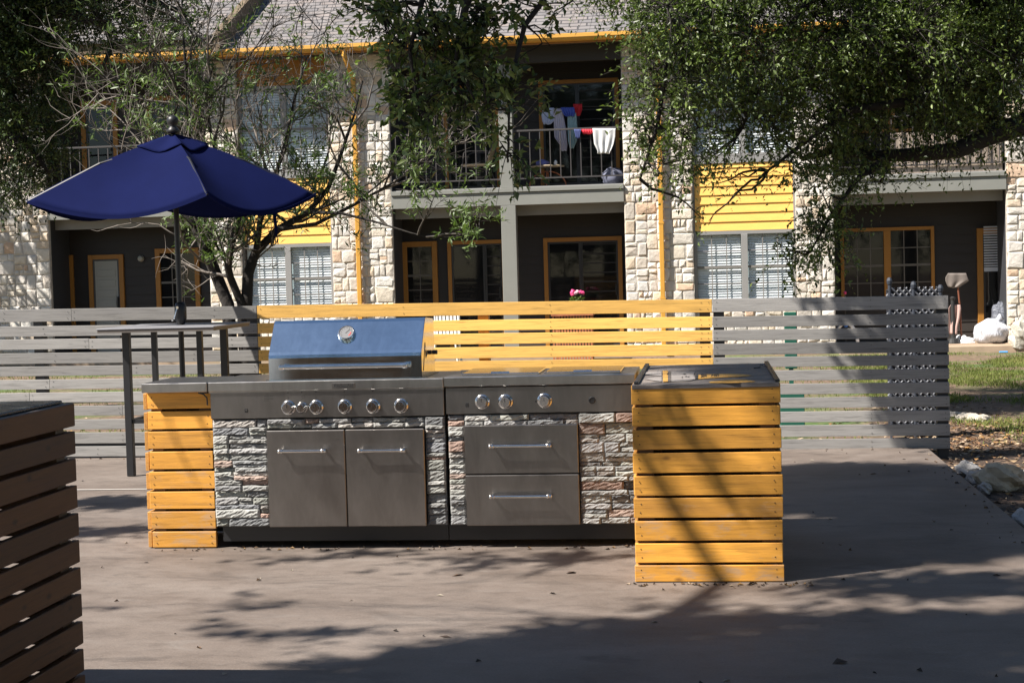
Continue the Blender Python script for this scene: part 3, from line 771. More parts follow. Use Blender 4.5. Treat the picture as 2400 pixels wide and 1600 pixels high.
def umbrella():
    px, py = X(424, 752, tcy), tcy
    t = thing('patio_umbrella', 'square navy blue patio umbrella rising through the tall grey table', 'umbrella', (px, py, 0))
    top = Z(405, 316, py)
    xt = X(406, 320, py)
    m = MB(); m.tube([(px, py, .03), (xt+(px-xt)*.4, py, 1.6), (xt, py, top)], .021, 16); build(m, 'pole', 'black_metal', t, autosmooth=50)
    m = MB(); m.lathe([(.24, 0.001), (.24, .03), (.2, .05), (.04, .06), (.035, .30), (.02, .31)], (px, py, 0), 'z', 32); build(m, 'base', 'black_metal', t, autosmooth=40)
    m = MB(); m.lathe([(.025, tzt+.003), (.036, tzt+.02), (.045, tzt+.05), (.046, tzt+.13), (.038, tzt+.165), (.024, tzt+.175)], (px, py, 0), 'z', 18); ch = build(m, 'crank_housing', 'black_rubber', t, autosmooth=50)
    m = MB(); m.tube([(px, py-.04, tzt+.135), (px, py-.075, tzt+.135)], .011, 10); m.tube([(px, py-.07, tzt+.135), (px-.03, py-.072, tzt+.045)], .005, 8); m.tube([(px-.03, py-.065, tzt+.045), (px-.03, py-.11, tzt+.04)], .008, 8); build(m, 'crank_handle', 'polished_steel', ch)
    hd = 1.13; ang = math.atan2(.26, 1.10)-YAW*-1.0
    L = Vector((*W(61, 470, py-.30), 0)); Rr = Vector((*W(740, 454.6, py+.22), 0)); Fq = Vector((*W(485.6, 453, py-.62), 0))
    Lc = Vector((L[0], py-.30, L[1])); Rc = Vector((Rr[0], py+.22, Rr[1])); Fc = Vector((Fq[0], py-.62, Fq[1])); Bc = Lc+Rc-Fc
    apex = Vector((xt, py, top)); corners = [Lc, Fc, Rc, Bc]
    def canopy(scale, dz, sag_e, name, n=18, z_off=0.0, flare=0.0):
        vs = []; fs = []
        for q in range(4):
            A, B = corners[q], corners[(q+1) % 4]; base = len(vs)
            for i in range(n+1):
                s = i/n*scale
                for j in range(n+1):
                    w = j/n
                    P = apex.lerp(A.lerp(B, w), s)
                    e = 4*w*(1-w)
                    P.z += .035*math.sin(math.pi*s) - sag_e*e*s**2 - .065*e*math.sin(math.pi*s)
                    # pull the hem in between corners
                    c = apex.lerp((Lc+Rc)/2, s); P = P.lerp(Vector((c.x, c.y, P.z)), .045*e*s)
                    P.z += z_off + flare*(i/n)*math.sin(w*math.pi*3+q)*.01
                    vs.append(tuple(P))
            for i in range(n):
                for j in range(n):
                    a = base+i*(n+1)+j; fs.append((a, a+n+1, a+n+2, a+1))
        m = MB(); m.add(vs, fs); o = build(m, name, 'navy_canvas', t, smooth=True, origin=tuple(apex))
        bmm = bmesh.new(); bmm.from_mesh(o.data); bmesh.ops.remove_doubles(bmm, verts=bmm.verts, dist=.0005); bmesh.ops.recalc_face_normals(bmm, faces=bmm.faces[:]); bmm.to_mesh(o.data); bmm.free(); o.data.set_sharp_from_angle(angle=R(14))
        md = o.modifiers.new('thick', 'SOLIDIFY'); md.thickness = .004
        return o
    cn = canopy(1.0, 0, .145, 'canopy')
    m = MB()      # hem band
    for q in range(4):
        A, B = corners[q], corners[(q+1) % 4]; pts = []
        for j in range(19):
            w = j/18; e = 4*w*(1-w); P = A.lerp(B, w); P.z -= .145*e; c = (Lc+Rc)/2; P = P.lerp(Vector((c.x, c.y, P.z)), .045*e); pts.append(P)
        for j in range(18):
            a, b = pts[j], pts[j+1]; m.quad(tuple(a+Vector((0, 0, .006))), tuple(b+Vector((0, 0, .006))), (b.x, b.y, b.z-.018), (a.x, a.y, a.z-.018))
    o = build(m, 'hem', 'navy_canvas', cn); md = o.modifiers.new('thick', 'SOLIDIFY'); md.thickness = .006; md.offset = 0
    canopy(.25, 0, .02, 'vent_flap', 8, .014, .8)
    m = MB()
    hub = Vector((px+(xt-px)*.8, py, top-.42)); run = Vector((xt, py, top-.05))
    for c in corners:
        mid = apex.lerp(c, .52); 
        m = MB(); m.tube([tuple(run), tuple(apex.lerp(c, .5)+Vector((0, 0, .03))), tuple(c+Vector((0, 0, -.012)))], .009, 6); rb = build(m, 'rib', 'black_metal', t)
        m = MB(); m.tube([tuple(hub), tuple(mid+Vector((0, 0, .02)))], .007, 6); build(m, 'strut', 'black_metal', rb)
    m = MB(); m.lathe([(.03, -.04), (.045, -.02), (.045, .02), (.03, .04)], tuple(hub), 'z', 16); build(m, 'hub', 'black_rubber', t)
    m = MB(); m.lathe([(.045, -.01), (.05, .012), (.036, .03), (.026, .042), (.040, .062), (.046, .085), (.040, .108), (.022, .124), (.004, .13)], (xt, py, top+.02), 'z', 24); build(m, 'finial', 'black_rubber', t, smooth=True)
    a = Vector(P3(640, 482, py+.2)); b = Vector(P3(648, 545, py+.2)); c = Vector(P3(652, 572, py+.2))
    m = MB(); m.add([tuple(a+Vector((-.015, 0, .03))), tuple(a+Vector((.015, 0, .03))), tuple(b+Vector((.012, 0, 0))), tuple(b+Vector((-.012, 0, 0)))], [(0, 1, 2, 3)])
    m.tube([tuple(b), tuple(c)], .004, 5); m.tube([tuple(b+Vector((-.012, 0, 0))), tuple(c+Vector((-.02, 0, .01)))], .004, 5)
    o = build(m, 'tie_strap', 'navy_canvas', t); md = o.modifiers.new('thick', 'SOLIDIFY'); md.thickness = .003
umbrella()
# ================================================================== apartment building
YB = 27.5; YK = 28.45
bld = thing('apartment_building', 'two storey stone and timber apartment building with grey balconies, yellow panels and shingle roof', 'building', (-3, YB, 0))
ZD0, ZD1, ZS = 2.604, 2.907, 5.34
piers = [(-16.5, -11.85), (-8.857, -8.258), (-6.597, -5.497), (-1.397, -.216), (1.527, 2.171), (5.033, 8.6)]
recs = [(-11.85, -8.857), (-5.497, -1.397), (2.171, 5.033)]
bays = [(-8.258, -6.597), (-.216, 1.527)]

def rubble(m, x0, x1, z0, z1, y, r, side='front'):
    """irregular rubble masonry: rectangles split at random, corners pulled about, each stone a raised chamfered face"""
    out = []
    def split(a, b, c, d):
        w, h = b-a, d-c
        lim = r.uniform(.09, .34)
        if (w < lim*1.25 and h < lim) or (w < .13 or h < .09) and w < .5 and h < .35: out.append((a, b, c, d)); return
        if w > h*1.25 or (w > h*.9 and r.random() < .4):
            s = a+w*r.uniform(.32, .68); split(a, s, c, d); split(s, b, c, d)
        else:
            s = c+h*r.uniform(.32, .68); split(a, b, c, s); split(a, b, s, d)
    # courses of uneven height first, so joints do not run straight through
    z = z0
    while z < z1-.01:
        h = min(r.uniform(.35, .7), z1-z)
        if z1-(z+h) < .2: h = z1-z
        split(x0, x1, z, z+h); z += h
    pal = [(.60, .555, .49), (.66, .62, .56), (.56, .50, .43), (.62, .58, .53), (.68, .65, .60), (.50, .46, .41), (.60, .49, .37), (.58, .42, .30), (.64, .57, .47), (.55, .53, .50)]
    wt = [5, 5, 5, 4, 4, 3, 4, 2, 5, 2]
    m.box(x0, x1, y+.007, y+.09, z0, z1, (.52, .475, .42))
    for a, b, c, d in out:
        col = r.choices(pal, wt)[0]; k = r.uniform(.98, 1.2); col = tuple(min(.85, q*k) for q in col)
        g = r.uniform(.003, .008); j = lambda: r.uniform(-.024, .024)*min(1, 4*min(b-a, d-c))
        w, h = b-a, d-c; cut = r.uniform(.12, .42)*min(w, h)
        pts = []
        for (px, pz, sx, sz) in ((a, c, 1, 1), (b, c, -1, 1), (b, d, -1, -1), (a, d, 1, -1)):
            if r.random() < .6: e = [(px+sx*g, pz+sz*(g+cut*r.random())), (px+sx*(g+cut*r.random()), pz+sz*g)]
            else: e = [(px+sx*g, pz+sz*g)]
            if (sx, sz) in ((-1, 1), (1, -1)): e = e[::-1]
            if (sx, sz) in ((1, 1), (-1, -1)): pass
            pts += [(p+j()*.6, q+j()*.6) for p, q in e]
        cx = sum(p for p, q in pts)/len(pts); cz = sum(q for p, q in pts)/len(pts)
        pr = r.uniform(.0, .016); tx, tz = r.uniform(-.03, .03), r.uniform(-.04, .04)
        n = len(pts); vs = []; ch = min(.018, .2*min(w, h))
        for k_, (off, yy) in enumerate(((0, y+.008), (.25, y+.003-pr*.4), (1, y-pr))):
            for p, q in pts:
                d_ = max(1e-4, math.hypot(p-cx, q-cz)); f = 1-(ch*off*1.5)/d_
                X_, Z_ = cx+(p-cx)*f, cz+(q-cz)*f
                vs.append((min(max(X_, x0), x1), yy+((X_-cx)*tx+(Z_-cz)*tz if k_ else 0), Z_))
        vs.append((cx+r.uniform(-.3, .3)*w*.4, y-pr-r.uniform(.0, .012), cz+r.uniform(-.3, .3)*h*.4))
        fs = []
        for lv in (0, 1):
            for i in range(n): fs.append((lv*n+i, lv*n+(i+1) % n, (lv+1)*n+(i+1) % n, (lv+1)*n+i))
        for i in range(n): fs.append((2*n+i, 2*n+(i+1) % n, 3*n))
        m.add(vs, fs, col)

r = random.Random(1234)
for i, (a, b) in enumerate(piers):
    m = MB(); rubble(m, a, b, -.1, ZS, YB, r); build(m, 'stone_pier', 'rubble_stone', bld, origin=(a, YB, -.1))
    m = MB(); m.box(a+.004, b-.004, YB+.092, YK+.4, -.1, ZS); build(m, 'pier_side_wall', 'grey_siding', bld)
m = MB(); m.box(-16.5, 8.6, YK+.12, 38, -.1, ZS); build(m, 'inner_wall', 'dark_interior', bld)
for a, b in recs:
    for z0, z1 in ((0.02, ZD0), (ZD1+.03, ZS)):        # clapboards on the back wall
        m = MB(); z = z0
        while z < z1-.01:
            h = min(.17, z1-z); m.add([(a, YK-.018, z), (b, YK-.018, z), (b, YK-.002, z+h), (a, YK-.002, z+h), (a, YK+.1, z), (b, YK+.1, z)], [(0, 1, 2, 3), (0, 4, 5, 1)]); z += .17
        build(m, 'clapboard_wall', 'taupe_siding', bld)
    m = MB(); m.box(a+.002, b-.002, YB+.05, YK+.1, ZD0+.10, ZD1+.02); build(m, 'balcony_floor', 'trim_grey', bld)
    m = MB(); m.box(a+.002, b-.002, YB+.30, YB+.42, ZD0-.17, ZD0+.098); build(m, 'inner_beam', 'trim_grey', bld)
    m = MB(); m.box(a, b, YB-.03, YB+.05, ZD0, ZD1-.075, ch=.004); m.box(a, b, YB-.055, YB+.05, ZD1-.073, ZD1, ch=.004); build(m, 'deck_beam', 'column_grey', bld)
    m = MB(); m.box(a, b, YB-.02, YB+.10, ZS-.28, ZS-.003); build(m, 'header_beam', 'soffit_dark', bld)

def railing(x0, x1, zt=3.895, zb=3.065, y=YB+.03):
    rl = bpy.data.objects.new('balcony_railing', None); COL.objects.link(rl); rl.parent = bld; rl.location = Vector(((x0+x1)/2, y, zb))-bld.location
    m = MB(); m.box(x0, x1, y-.016, y+.016, zt-.016, zt+.016, ch=.003); m.box(x0, x1, y-.012, y+.012, zb-.012, zb+.012); build(m, 'rail', 'rail_grey', rl)
    n = int((x1-x0)/.178)
    for i in range(n):
        x = x0+.09+i*.178
        if x < x1-.02: m = MB(); m.box(x-.0085, x+.0085, y-.0085, y+.0085, zb+.012, zt-.016); build(m, 'baluster', 'rail_grey', rl)
colL, colR = -3.552, -3.29
railing(-11.84, -8.87); railing(-5.49, colL-.002); railing(colR+.002, -1.40); railing(2.18, 5.03)
m = MB(); m.box(colL, colR, YB-.03, YB+.18, 0.02, ZD0-.002, ch=.006); build(m, 'column', 'column_grey', bld)
m = MB(); m.box(colL, colR-.02, YB-.03, YB+.18, ZD1+.002, ZS-.282, ch=.006); build(m, 'column', 'column_grey', bld)
# right-hand balcony column is hidden by the oak; privacy screen behind its railing
m = MB(); m.box(3.15, 4.98, YB+.07, YB+.085, ZD1+.02, 3.62)
for i in range(90): m.box(3.15+i*.0205, 3.15+i*.0205+.012, YB+.062, YB+.0705, ZD1+.02, 3.62)
build(m, 'privacy_screen', 'tan_screen', bld)

def window(x0, x1, z0, z1, Y, frame, glass='window_glass', nx=3, nz=4, blinds='blind_white', panes=1, fw=.07, mull=.09, mat_bl='blind_white', drop=0.0, head=None, mun=True, side=None):
    w = bpy.data.objects.new('window', None); COL.objects.link(w); w.parent = bld; w.location = Vector(((x0+x1)/2, Y, z0))-bld.location
    m = MB()
    m.box(x0, x0+fw, Y-.03, Y+.03, z0, z1, ch=.003); m.box(x1-fw, x1, Y-.03, Y+.03, z0, z1, ch=.003)
    m.box(x0+fw+.001, x1-fw-.001, Y-.028, Y+.03, z1-(head or fw), z1-.001); m.box(x0+fw+.001, x1-fw-.001, Y-.034, Y+.03, z0+.001, z0+fw*.8)
    ix0, ix1 = x0+fw, x1-fw; iz0, iz1 = z0+fw*.8, z1-(head or fw); pw = (ix1-ix0-mull*(panes-1))/panes
    for k in range(1, panes): xx = ix0+pw*k+mull*(k-1); m.box(xx, xx+mull, Y-.032, Y+.03, iz0+.001, iz1-.001, ch=.003)
    build(m, 'frame', frame, w)
    for k in range(panes):
        a = ix0+(pw+mull)*k; b = a+pw
        m = MB(); m.add([(a, Y+.012, iz0), (b, Y+.012, iz0), (b, Y+.012, iz1), (a, Y+.012, iz1)], [(0, 1, 2, 3)]); build(m, 'pane', glass, w)
        if mun:
            m = MB(); t = .009
            for i in range(1, nx): xx = a+pw*i/nx; m.box(xx-t, xx+t, Y+.001, Y+.010, iz0, iz1)
            for i in range(1, nz):
                zz = iz0+(iz1-iz0)*i/nz; tt = t*2.2 if i == nz//2 else t; m.box(a, b, Y+.0015, Y+.0095, zz-tt, zz+tt)
            build(m, 'muntins', 'muntin' if frame != 'trim_grey' else 'muntin_light', w)
        if blinds:
            m = MB(); z = iz1-.03; rr = random.Random(int(a*100)); zb_ = iz0+(iz1-iz0)*drop
            while z > zb_+.02:
                ti = .016+rr.uniform(-.003, .003)
                m.add([(a+.01, Y+.045, z-ti-.005), (b-.01, Y+.045, z-ti-.005), (b-.01, Y+.072, z+ti), (a+.01, Y+.072, z+ti)], [(0, 1, 2, 3)]); z -= .044
            m.box(a+.01, b-.01, Y+.05, Y+.08, zb_+.005, zb_+.03)
            build(m, 'blinds', mat_bl, w)
    m = MB(); m.box(x0+.01, x1-.01, Y+.10, Y+.30, z0, z1); build(m, 'dark_room', 'room_back' if blinds else 'dark_interior', w)
    return w
plain('muntin_light', (.2, .19, .18), .5); plain('room_back', (.45, .56, .60), .8)

zt0 = 2.05
for (a, b) in bays:
    yb = YB+.10
    m = MB(); rubble(m, a, b, -.1, .82, yb, r); build(m, 'stone_apron', 'rubble_stone', bld, origin=(a, yb, -.1))
    window(a+.004, b-.004, .823, zt0, yb, 'trim_grey', panes=2, fw=.05, mull=.11, head=.06)
    m = MB(); z0, z1 = zt0+.003, 3.215; z = z0; hh = (z1-z0)/7.5
    while z < z1-.01:
        h = min(hh, z1-z); m.add([(a+.03, yb-.022, z), (b-.03, yb-.022, z), (b-.03, yb-.004, z+h), (a+.03, yb-.004, z+h), (a+.03, yb+.05, z), (b-.03, yb+.05, z)], [(0, 1, 2, 3), (0, 4, 5, 1)]); z += hh
    build(m, 'siding_panel', 'yellow_siding', bld)
    m = MB(); m.box(a+.002, a+.03, yb-.03, yb+.05, z0, z1); m.box(b-.03, b-.002, yb-.03, yb+.05, z0, z1); m.box(a+.002, b-.002, yb-.032, yb+.05, z1+.001, 3.335); build(m, 'panel_trim', 'trim_grey', bld)
    window(a+.004, b-.004, 3.338, 4.86, yb, 'trim_grey', panes=2, fw=.05, mull=.11, head=.06)
    m = MB(); m.box(a+.002, b-.002, yb-.02, yb+.05, 4.863, ZS-.002); build(m, 'upper_panel', 'ochre_trim', bld)
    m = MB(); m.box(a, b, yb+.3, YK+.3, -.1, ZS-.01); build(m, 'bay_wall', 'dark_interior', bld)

def xk(px, py=620): return X(px, py, YK-.02)
def zk(px, py): return Z(px, py, YK-.02)
Yd = YK-.03
# middle recess, ground floor
def door(px0, px1, z0, z1, halves, fw=.085, handle_side=None, frame='ochre_trim'):
    """framed door / slider: halves = list of (fraction, material)"""
    d = bpy.data.objects.new('door', None); COL.objects.link(d); d.parent = bld; d.location = Vector(((px0+px1)/2, Yd, z0))-bld.location
    m = MB(); m.box(px0, px0+fw, Yd-.03, Yd+.04, z0, z1, ch=.003); m.box(px1-fw, px1, Yd-.03, Yd+.04, z0, z1, ch=.003); m.box(px0+fw+.001, px1-fw-.001, Yd-.028, Yd+.04, z1-fw, z1-.001, ch=.003); build(m, 'frame', frame, d)
    a = px0+fw; tot = px1-fw-a
    for k, (fr, mt, kind) in enumerate(halves):
        b = a+tot*fr; yy = Yd+.002+(.012 if k % 2 else 0)
        m = MB(); s = .035; m.box(a, a+s, yy-.012, yy+.012, z0, z1-fw-.002); m.box(b-s, b, yy-.012, yy+.012, z0, z1-fw-.002); m.box(a+s, b-s, yy-.011, yy+.011, z1-fw-s, z1-fw-.003); m.box(a+s, b-s, yy-.011, yy+.011, z0+.001, z0+.08)
        build(m, 'sash', 'door_dark', d)
        m = MB()
        if kind == 'curtain':
            n = 26
            for i in range(n):
                u, v = a+s+(b-a-2*s)*i/n, a+s+(b-a-2*s)*(i+.9)/n; m.add([(u, yy+.035, z0+.03), (v, yy+.055, z0+.03), (v, yy+.055, z1-fw-.02), (u, yy+.035, z1-fw-.02)], [(0, 1, 2, 3)])
            build(m, 'curtain', mt, d)
        elif kind == 'panel':
            m.box(a+s, b-s, yy-.008, yy+.02, z0+.08, z1-fw-s); z = z0+.2
            while z < z1-.3: m.box(a+s+.04, b-s-.04, yy-.014, yy-.009, z, z+.13, ch=.004); z += .19
            build(m, 'panel', mt, d)
        if kind != 'panel':
            m = MB(); m.add([(a+s, yy, z0+.08), (b-s, yy, z0+.08), (b-s, yy, z1-fw-s), (a+s, yy, z1-fw-s)], [(0, 1, 2, 3)]); build(m, 'pane', 'screened_glass', d)
        if kind == 'dark':
            m = MB(); m.box(a+s, b-s, yy+.05, yy+.06, z0+.05, z1-fw-.01); build(m, 'dark_room', 'dark_interior', d)
        a = b
    m = MB(); hx = px1-fw-.06; m.box(hx, hx+.03, Yd-.045, Yd-.012, z0+.95, z0+1.15, ch=.004); build(m, 'handle', 'black_metal', d)
    return d
zh1 = zk(1280, 558); zh2 = zk(1270, 190)
window(xk(943), xk(1025.5), .82, zk(990, 566), Yd, 'ochre_trim', 'screened_glass', 2, 4, True, 1, fw=.095, mat_bl='curtain_pale')
door(xk(1050), xk(1186), .03, zh1, [(.66, 'door_dark', 'dark'), (.34, 'curtain_pale', 'curtain')], .07)
door(xk(1275), xk(1459), .03, zh1, [(.47, 'curtain_pale', 'curtain'), (.53, 'door_dark', 'dark')], .075)
# middle recess, upper floor
X2 = lambda px: X(px, 320, YK-.02)
door(X2(1041), X2(1172), ZD1+.03, zk(1100, 200), [(.62, 'curtain_teal', 'curtain'), (.38, 'door_dark', 'dark')], .07)
door(X2(1265), X2(1452), ZD1+.03, zh2, [(.48, 'door_dark', 'dark'), (.52, 'curtain_pale', 'dark')], .07)
# right recess, ground floor
zr = zk(2080, 533)
window(xk(1970), xk(2190), .72, zr, Yd, 'ochre_trim', 'screened_glass', 3, 4, True, 2, fw=.06, mull=.12, mat_bl='door_pale', drop=.5)
door(xk(2290), xk(2390), .03, zk(2300, 535), [(1.0, 'door_dark', 'dark')], .1)
m = MB(); bz = zk(2330, 631); m.box(xk(2304)+.01, xk(2356), Yd-.035, Yd-.015, bz-.035, bz+.035)
for k in range(16): m.box(xk(2304)+.01, xk(2356), Yd-.03, Yd-.026, bz+.05+k*.045, bz+.075+k*.045)
build(m, 'door_blind', 'curtain_pale', bld)
# left recess
m = MB(); m.box(xk(146), xk(172), Yd-.03, Yd+.04, .03, zk(160, 598), ch=.003); build(m, 'door_post', 'ochre_trim', bld)
door(xk(208), xk(290), .03, zk(240, 597), [(1.0, 'door_pale', 'panel')], .085)
window(xk(365), xk(468), .8, zk(400, 582), Yd, 'ochre_trim', 'screened_glass', 3, 4, True, 1, fw=.09, mat_bl='curtain_pale')
o = (xk(331, 606), Yd, zk(331, 606)); m = MB(); m.lathe([(.06, 0), (.06, .02), (.045, .06), (.01, .07)], o, '-y', 18); build(m, 'wall_lamp', 'door_pale', bld)
door(X2(192), X2(277), ZD1+.03, zk(230, 237), [(1.0, 'door_dark', 'dark')], .09)
window(X2(345), X2(465), ZD1+.9, zk(400, 225), Yd, 'ochre_trim', 'screened_glass', 3, 4, True, 1, fw=.08, mat_bl='curtain_pale')
window(X2(2000), X2(2180), ZD1+.8, zk(2080, 170), Yd, 'ochre_trim', 'screened_glass', 3, 4, True, 2, fw=.06, mull=.12, mat_bl='door_pale')

# eaves, gutter, downspouts
YE = 27.0; ZE = 5.40
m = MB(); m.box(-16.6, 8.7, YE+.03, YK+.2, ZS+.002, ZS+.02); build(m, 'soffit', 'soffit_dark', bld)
m = MB(); m.box(-16.6, 8.7, YE+.06, YE+.085, ZS-.03, ZE+.06); build(m, 'fascia', 'ochre_trim', bld)
m = MB(); prof = [(0, .055), (-.02, .065), (-.045, .055), (-.05, .0), (-.03, -.045), (.02, -.06), (.05, -.06), (.056, .055)]
vs = [(x, YE+a, ZE+b) for x in (-16.6, 8.7) for a, b in prof]; n = len(prof); m.add(vs, [(i, i+1, n+i+1, n+i) for i in range(n-1)]); g = build(m, 'gutter', 'ochre_paint', bld, smooth=False)
for xg in (-13.25, -6.105, -.762):
    m = MB(); y = YB-.075
    m.tube([(xg-.05, YE+.0, ZE-.05), (xg-.05, YE+.0, ZE-.14), (xg-.02, YE+.12, ZE-.30), (xg, y, ZE-.46)], .042, 4)
    m.box(xg-.04, xg+.04, y-.03, y+.03, .02, ZE-.45, ch=.008)
    d = build(m, 'downspout', 'ochre_paint', bld)
    m = MB()
    for z in (.9, 2.2, 3.6, 4.7): m.box(xg-.047, xg+.047, y-.035, y+.07, z, z+.03)
    build(m, 'bracket', 'ochre_paint', d)
# roof planes
def roof_pt(px, py, off=0.0):
    """point where the pixel's ray meets the roof plane (35 degree pitch) lifted by off"""
    d = ray(px, py); k = math.tan(R(33)); z0 = ZE+.07+off
    t = (z0-k*(YE-.0)-H)/(d[2]-k*d[1]); return Vector((d[0]*t, d[1]*t, H+d[2]*t))
def roof_panel(name, poly, th, mat='roof_shingles', fac=None):
    me = bpy.data.meshes.new(name); n = len(poly)
    vs = [tuple(p) for p in poly]+[(p[0], p[1], p[2]-th) for p in poly]
    fs = [tuple(range(n))]+[(i, (i+1) % n, n+(i+1) % n, n+i) for i in range(n)]
    me.from_pydata(vs, [], fs); uv = me.uv_layers.new(name='UVMap')
    for l in me.loops:
        v = me.vertices[l.vertex_index].co; uv.data[l.index].uv = (v.x, (v.y-YE)/math.cos(R(33)))
    me.materials.append(MATS[mat]); return link(name, me, bld, (0, 0, 0))
k = math.tan(R(33))
rp = lambda x, y, off=0: Vector((x, y, ZE+.07+off+(y-YE)*k))
roof = roof_panel('roof', [rp(-16.7, YE-.03), rp(8.8, YE-.03), rp(8.8, YE+6.5), rp(-16.7, YE+6.5)], .05)
OFF = .30
va = roof_pt(470, 128, OFF); vb = roof_pt(592, -12, OFF); dv = (vb-va)/(vb.y-va.y)
va = va+dv*(YE-.10-va.y); vb = va+dv*5.0
lr = roof_panel('raised_roof', [Vector((-16.8, va.y, va.z)), va, vb, Vector((-16.8, vb.y, vb.z))], .06)
m = MB(); nx = Vector((1, 0, 0))
for (a, b, mt, nm, w0, w1, zz0, zz1) in ((va, vb, 'rake_wood', 'rake_board', -.10, .03, -.30, .015),):
    vs = [a+nx*w0+Vector((0, 0, zz1)), a+nx*w1+Vector((0, 0, zz1)), a+nx*w1+Vector((0, 0, zz0)), a+nx*w0+Vector((0, 0, zz0))]; vs += [v+(b-a) for v in vs]
    m.add([tuple(v) for v in vs], [(0, 1, 2, 3), (4, 5, 6, 7), (0, 1, 5, 4), (1, 2, 6, 5), (2, 3, 7, 6), (3, 0, 4, 7)])
plain('rake_wood', (.13, .095, .06), .8, nscale=14, namt=.35)
build(m, 'rake_board', 'rake_wood', bld)
m = MB(); vs = [(-16.6, YE-.06, ZE+.075), (va.x-.1, YE-.06, ZE+.075), (va.x-.1, YE-.06, ZE+.34), (-16.6, YE-.06, ZE+.34)]
m = MB(); m.box(-16.6, va.x-.06, YE-.05, YE-.02, ZE+.08, ZE+OFF-.0); build(m, 'roof_riser', 'rake_wood', bld)

m = MB(); m.box(-16.5, 8.6, YB-.005, YB-.0, -.1, -.09); 
m = MB(); m.box(-16.5, 5.3, YB-.02, YK+.05, GZ-.02, .018, ch=.006); tag(build(m, 'patio_slab', 'patio_concrete', origin=(0, YB, 0)), kind='structure')
m = MB(); m.box(2.2, 5.25, YB-.55, YB-.021, GZ-.02, .004, ch=.006); tag(build(m, 'patio_apron', 'patio_concrete', origin=(3, YB-.3, 0)), kind='structure')

# ================================================================== things on the balcony and patio
def flat(name, col, rough=.8):
    if name not in MATS: plain(name, col, rough, nscale=8, namt=.06)
    return name
def garment(name, label, rows, Y, col, cat='clothes', folds=5, group=None, amp=.018):
    """hanging cloth: outline given by rows (py, pxL, pxR), real folds and thickness"""
    rr = random.Random(len(label)); nx = 22; vs = []; fs = []; ph = rr.uniform(0, 6)
    full = []
    for i in range(len(rows)-1):
        (a, b, c), (d, e, f) = rows[i], rows[i+1]; ns = max(1, int(abs(d-a)/4))
        for q in range(ns): t = q/ns; full.append((a+(d-a)*t, b+(e-b)*t, c+(f-c)*t))
    full.append(rows[-1])
    for i, (py, l, rt) in enumerate(full):
        for j in range(nx+1):
            u = j/nx; x, z = W(l+(rt-l)*u, py, Y)
            vs.append((x, Y+amp*math.sin(u*folds*6.28+ph+i*.08)*min(1, .25+i/len(full))*1.0, z+.006*math.sin(u*9+ph)*(i/len(full))))
    for i in range(len(full)-1):
        for j in range(nx): a = i*(nx+1)+j; fs.append((a, a+1, a+nx+2, a+nx+1))
    m = MB(); m.add(vs, fs); o = build(m, name, flat('cloth_%02x%02x%02x' % tuple(int(c*255) for c in col), col), smooth=True)
    md = o.modifiers.new('thick', 'SOLIDIFY'); md.thickness = .006
    return tag(o, label, cat, group)
Yl = YB+.35
m = MB(); m.tube([P3(1262, 252, Yl), P3(1310, 254, Yl), P3(1372, 250, Yl), P3(1462, 250, Yl)], .004, 5); tag(build(m, 'clothesline', 'rail_grey'), 'thin line strung across the right hand upper balcony with laundry on it', 'clothesline')
garment('shirt', 'pale blue and white shirt, leftmost on the balcony clothesline', [(253, 1273, 1298), (270, 1269, 1300), (284, 1271, 1299), (292, 1275, 1290)], Yl-.01, (.5, .55, .72))
garment('towel', 'long pale lilac cloth hanging lowest from the balcony clothesline', [(255, 1297, 1318), (300, 1299, 1326), (322, 1300, 1328), (340, 1312, 1330), (354, 1316, 1328)], Yl-.03, (.45, .43, .52))
garment('shorts', 'royal blue cloth bunched at the middle of the balcony clothesline', [(252, 1314, 1346), (265, 1319, 1348), (273, 1325, 1345)], Yl-.07, (.05, .09, .42))
garment('trousers', 'long pale teal cloth behind the blue one on the clothesline', [(265, 1330, 1350), (300, 1331, 1353), (330, 1332, 1352), (348, 1336, 1344)], Yl-.045, (.25, .38, .42))
garment('cloth', 'red and blue cloth, rightmost on the balcony clothesline', [(244, 1343, 1364), (258, 1345, 1364), (272, 1350, 1359)], Yl-.02, (.55, .02, .03))
Yr = YB+.005
garment('cloth', 'small navy cloth over the balcony rail beside the red one', [(303, 1345, 1362), (312, 1347, 1360), (325, 1350, 1358)], Yr, (.05, .07, .2), amp=.01)
garment('cloth', 'bunched bright red cloth over the balcony rail', [(303, 1363, 1391), (308, 1364, 1392), (315, 1368, 1386)], Yr-.02, (.6, .02, .04), amp=.015)
garment('shirt', 'white shirt hung upside down over the balcony rail', [(301, 1389, 1443), (320, 1391, 1442), (338, 1393, 1438), (350, 1399, 1433), (355, 1401, 1430), (360, 1400, 1429)], Yr-.03, (.62, .62, .62), folds=3, amp=.016)
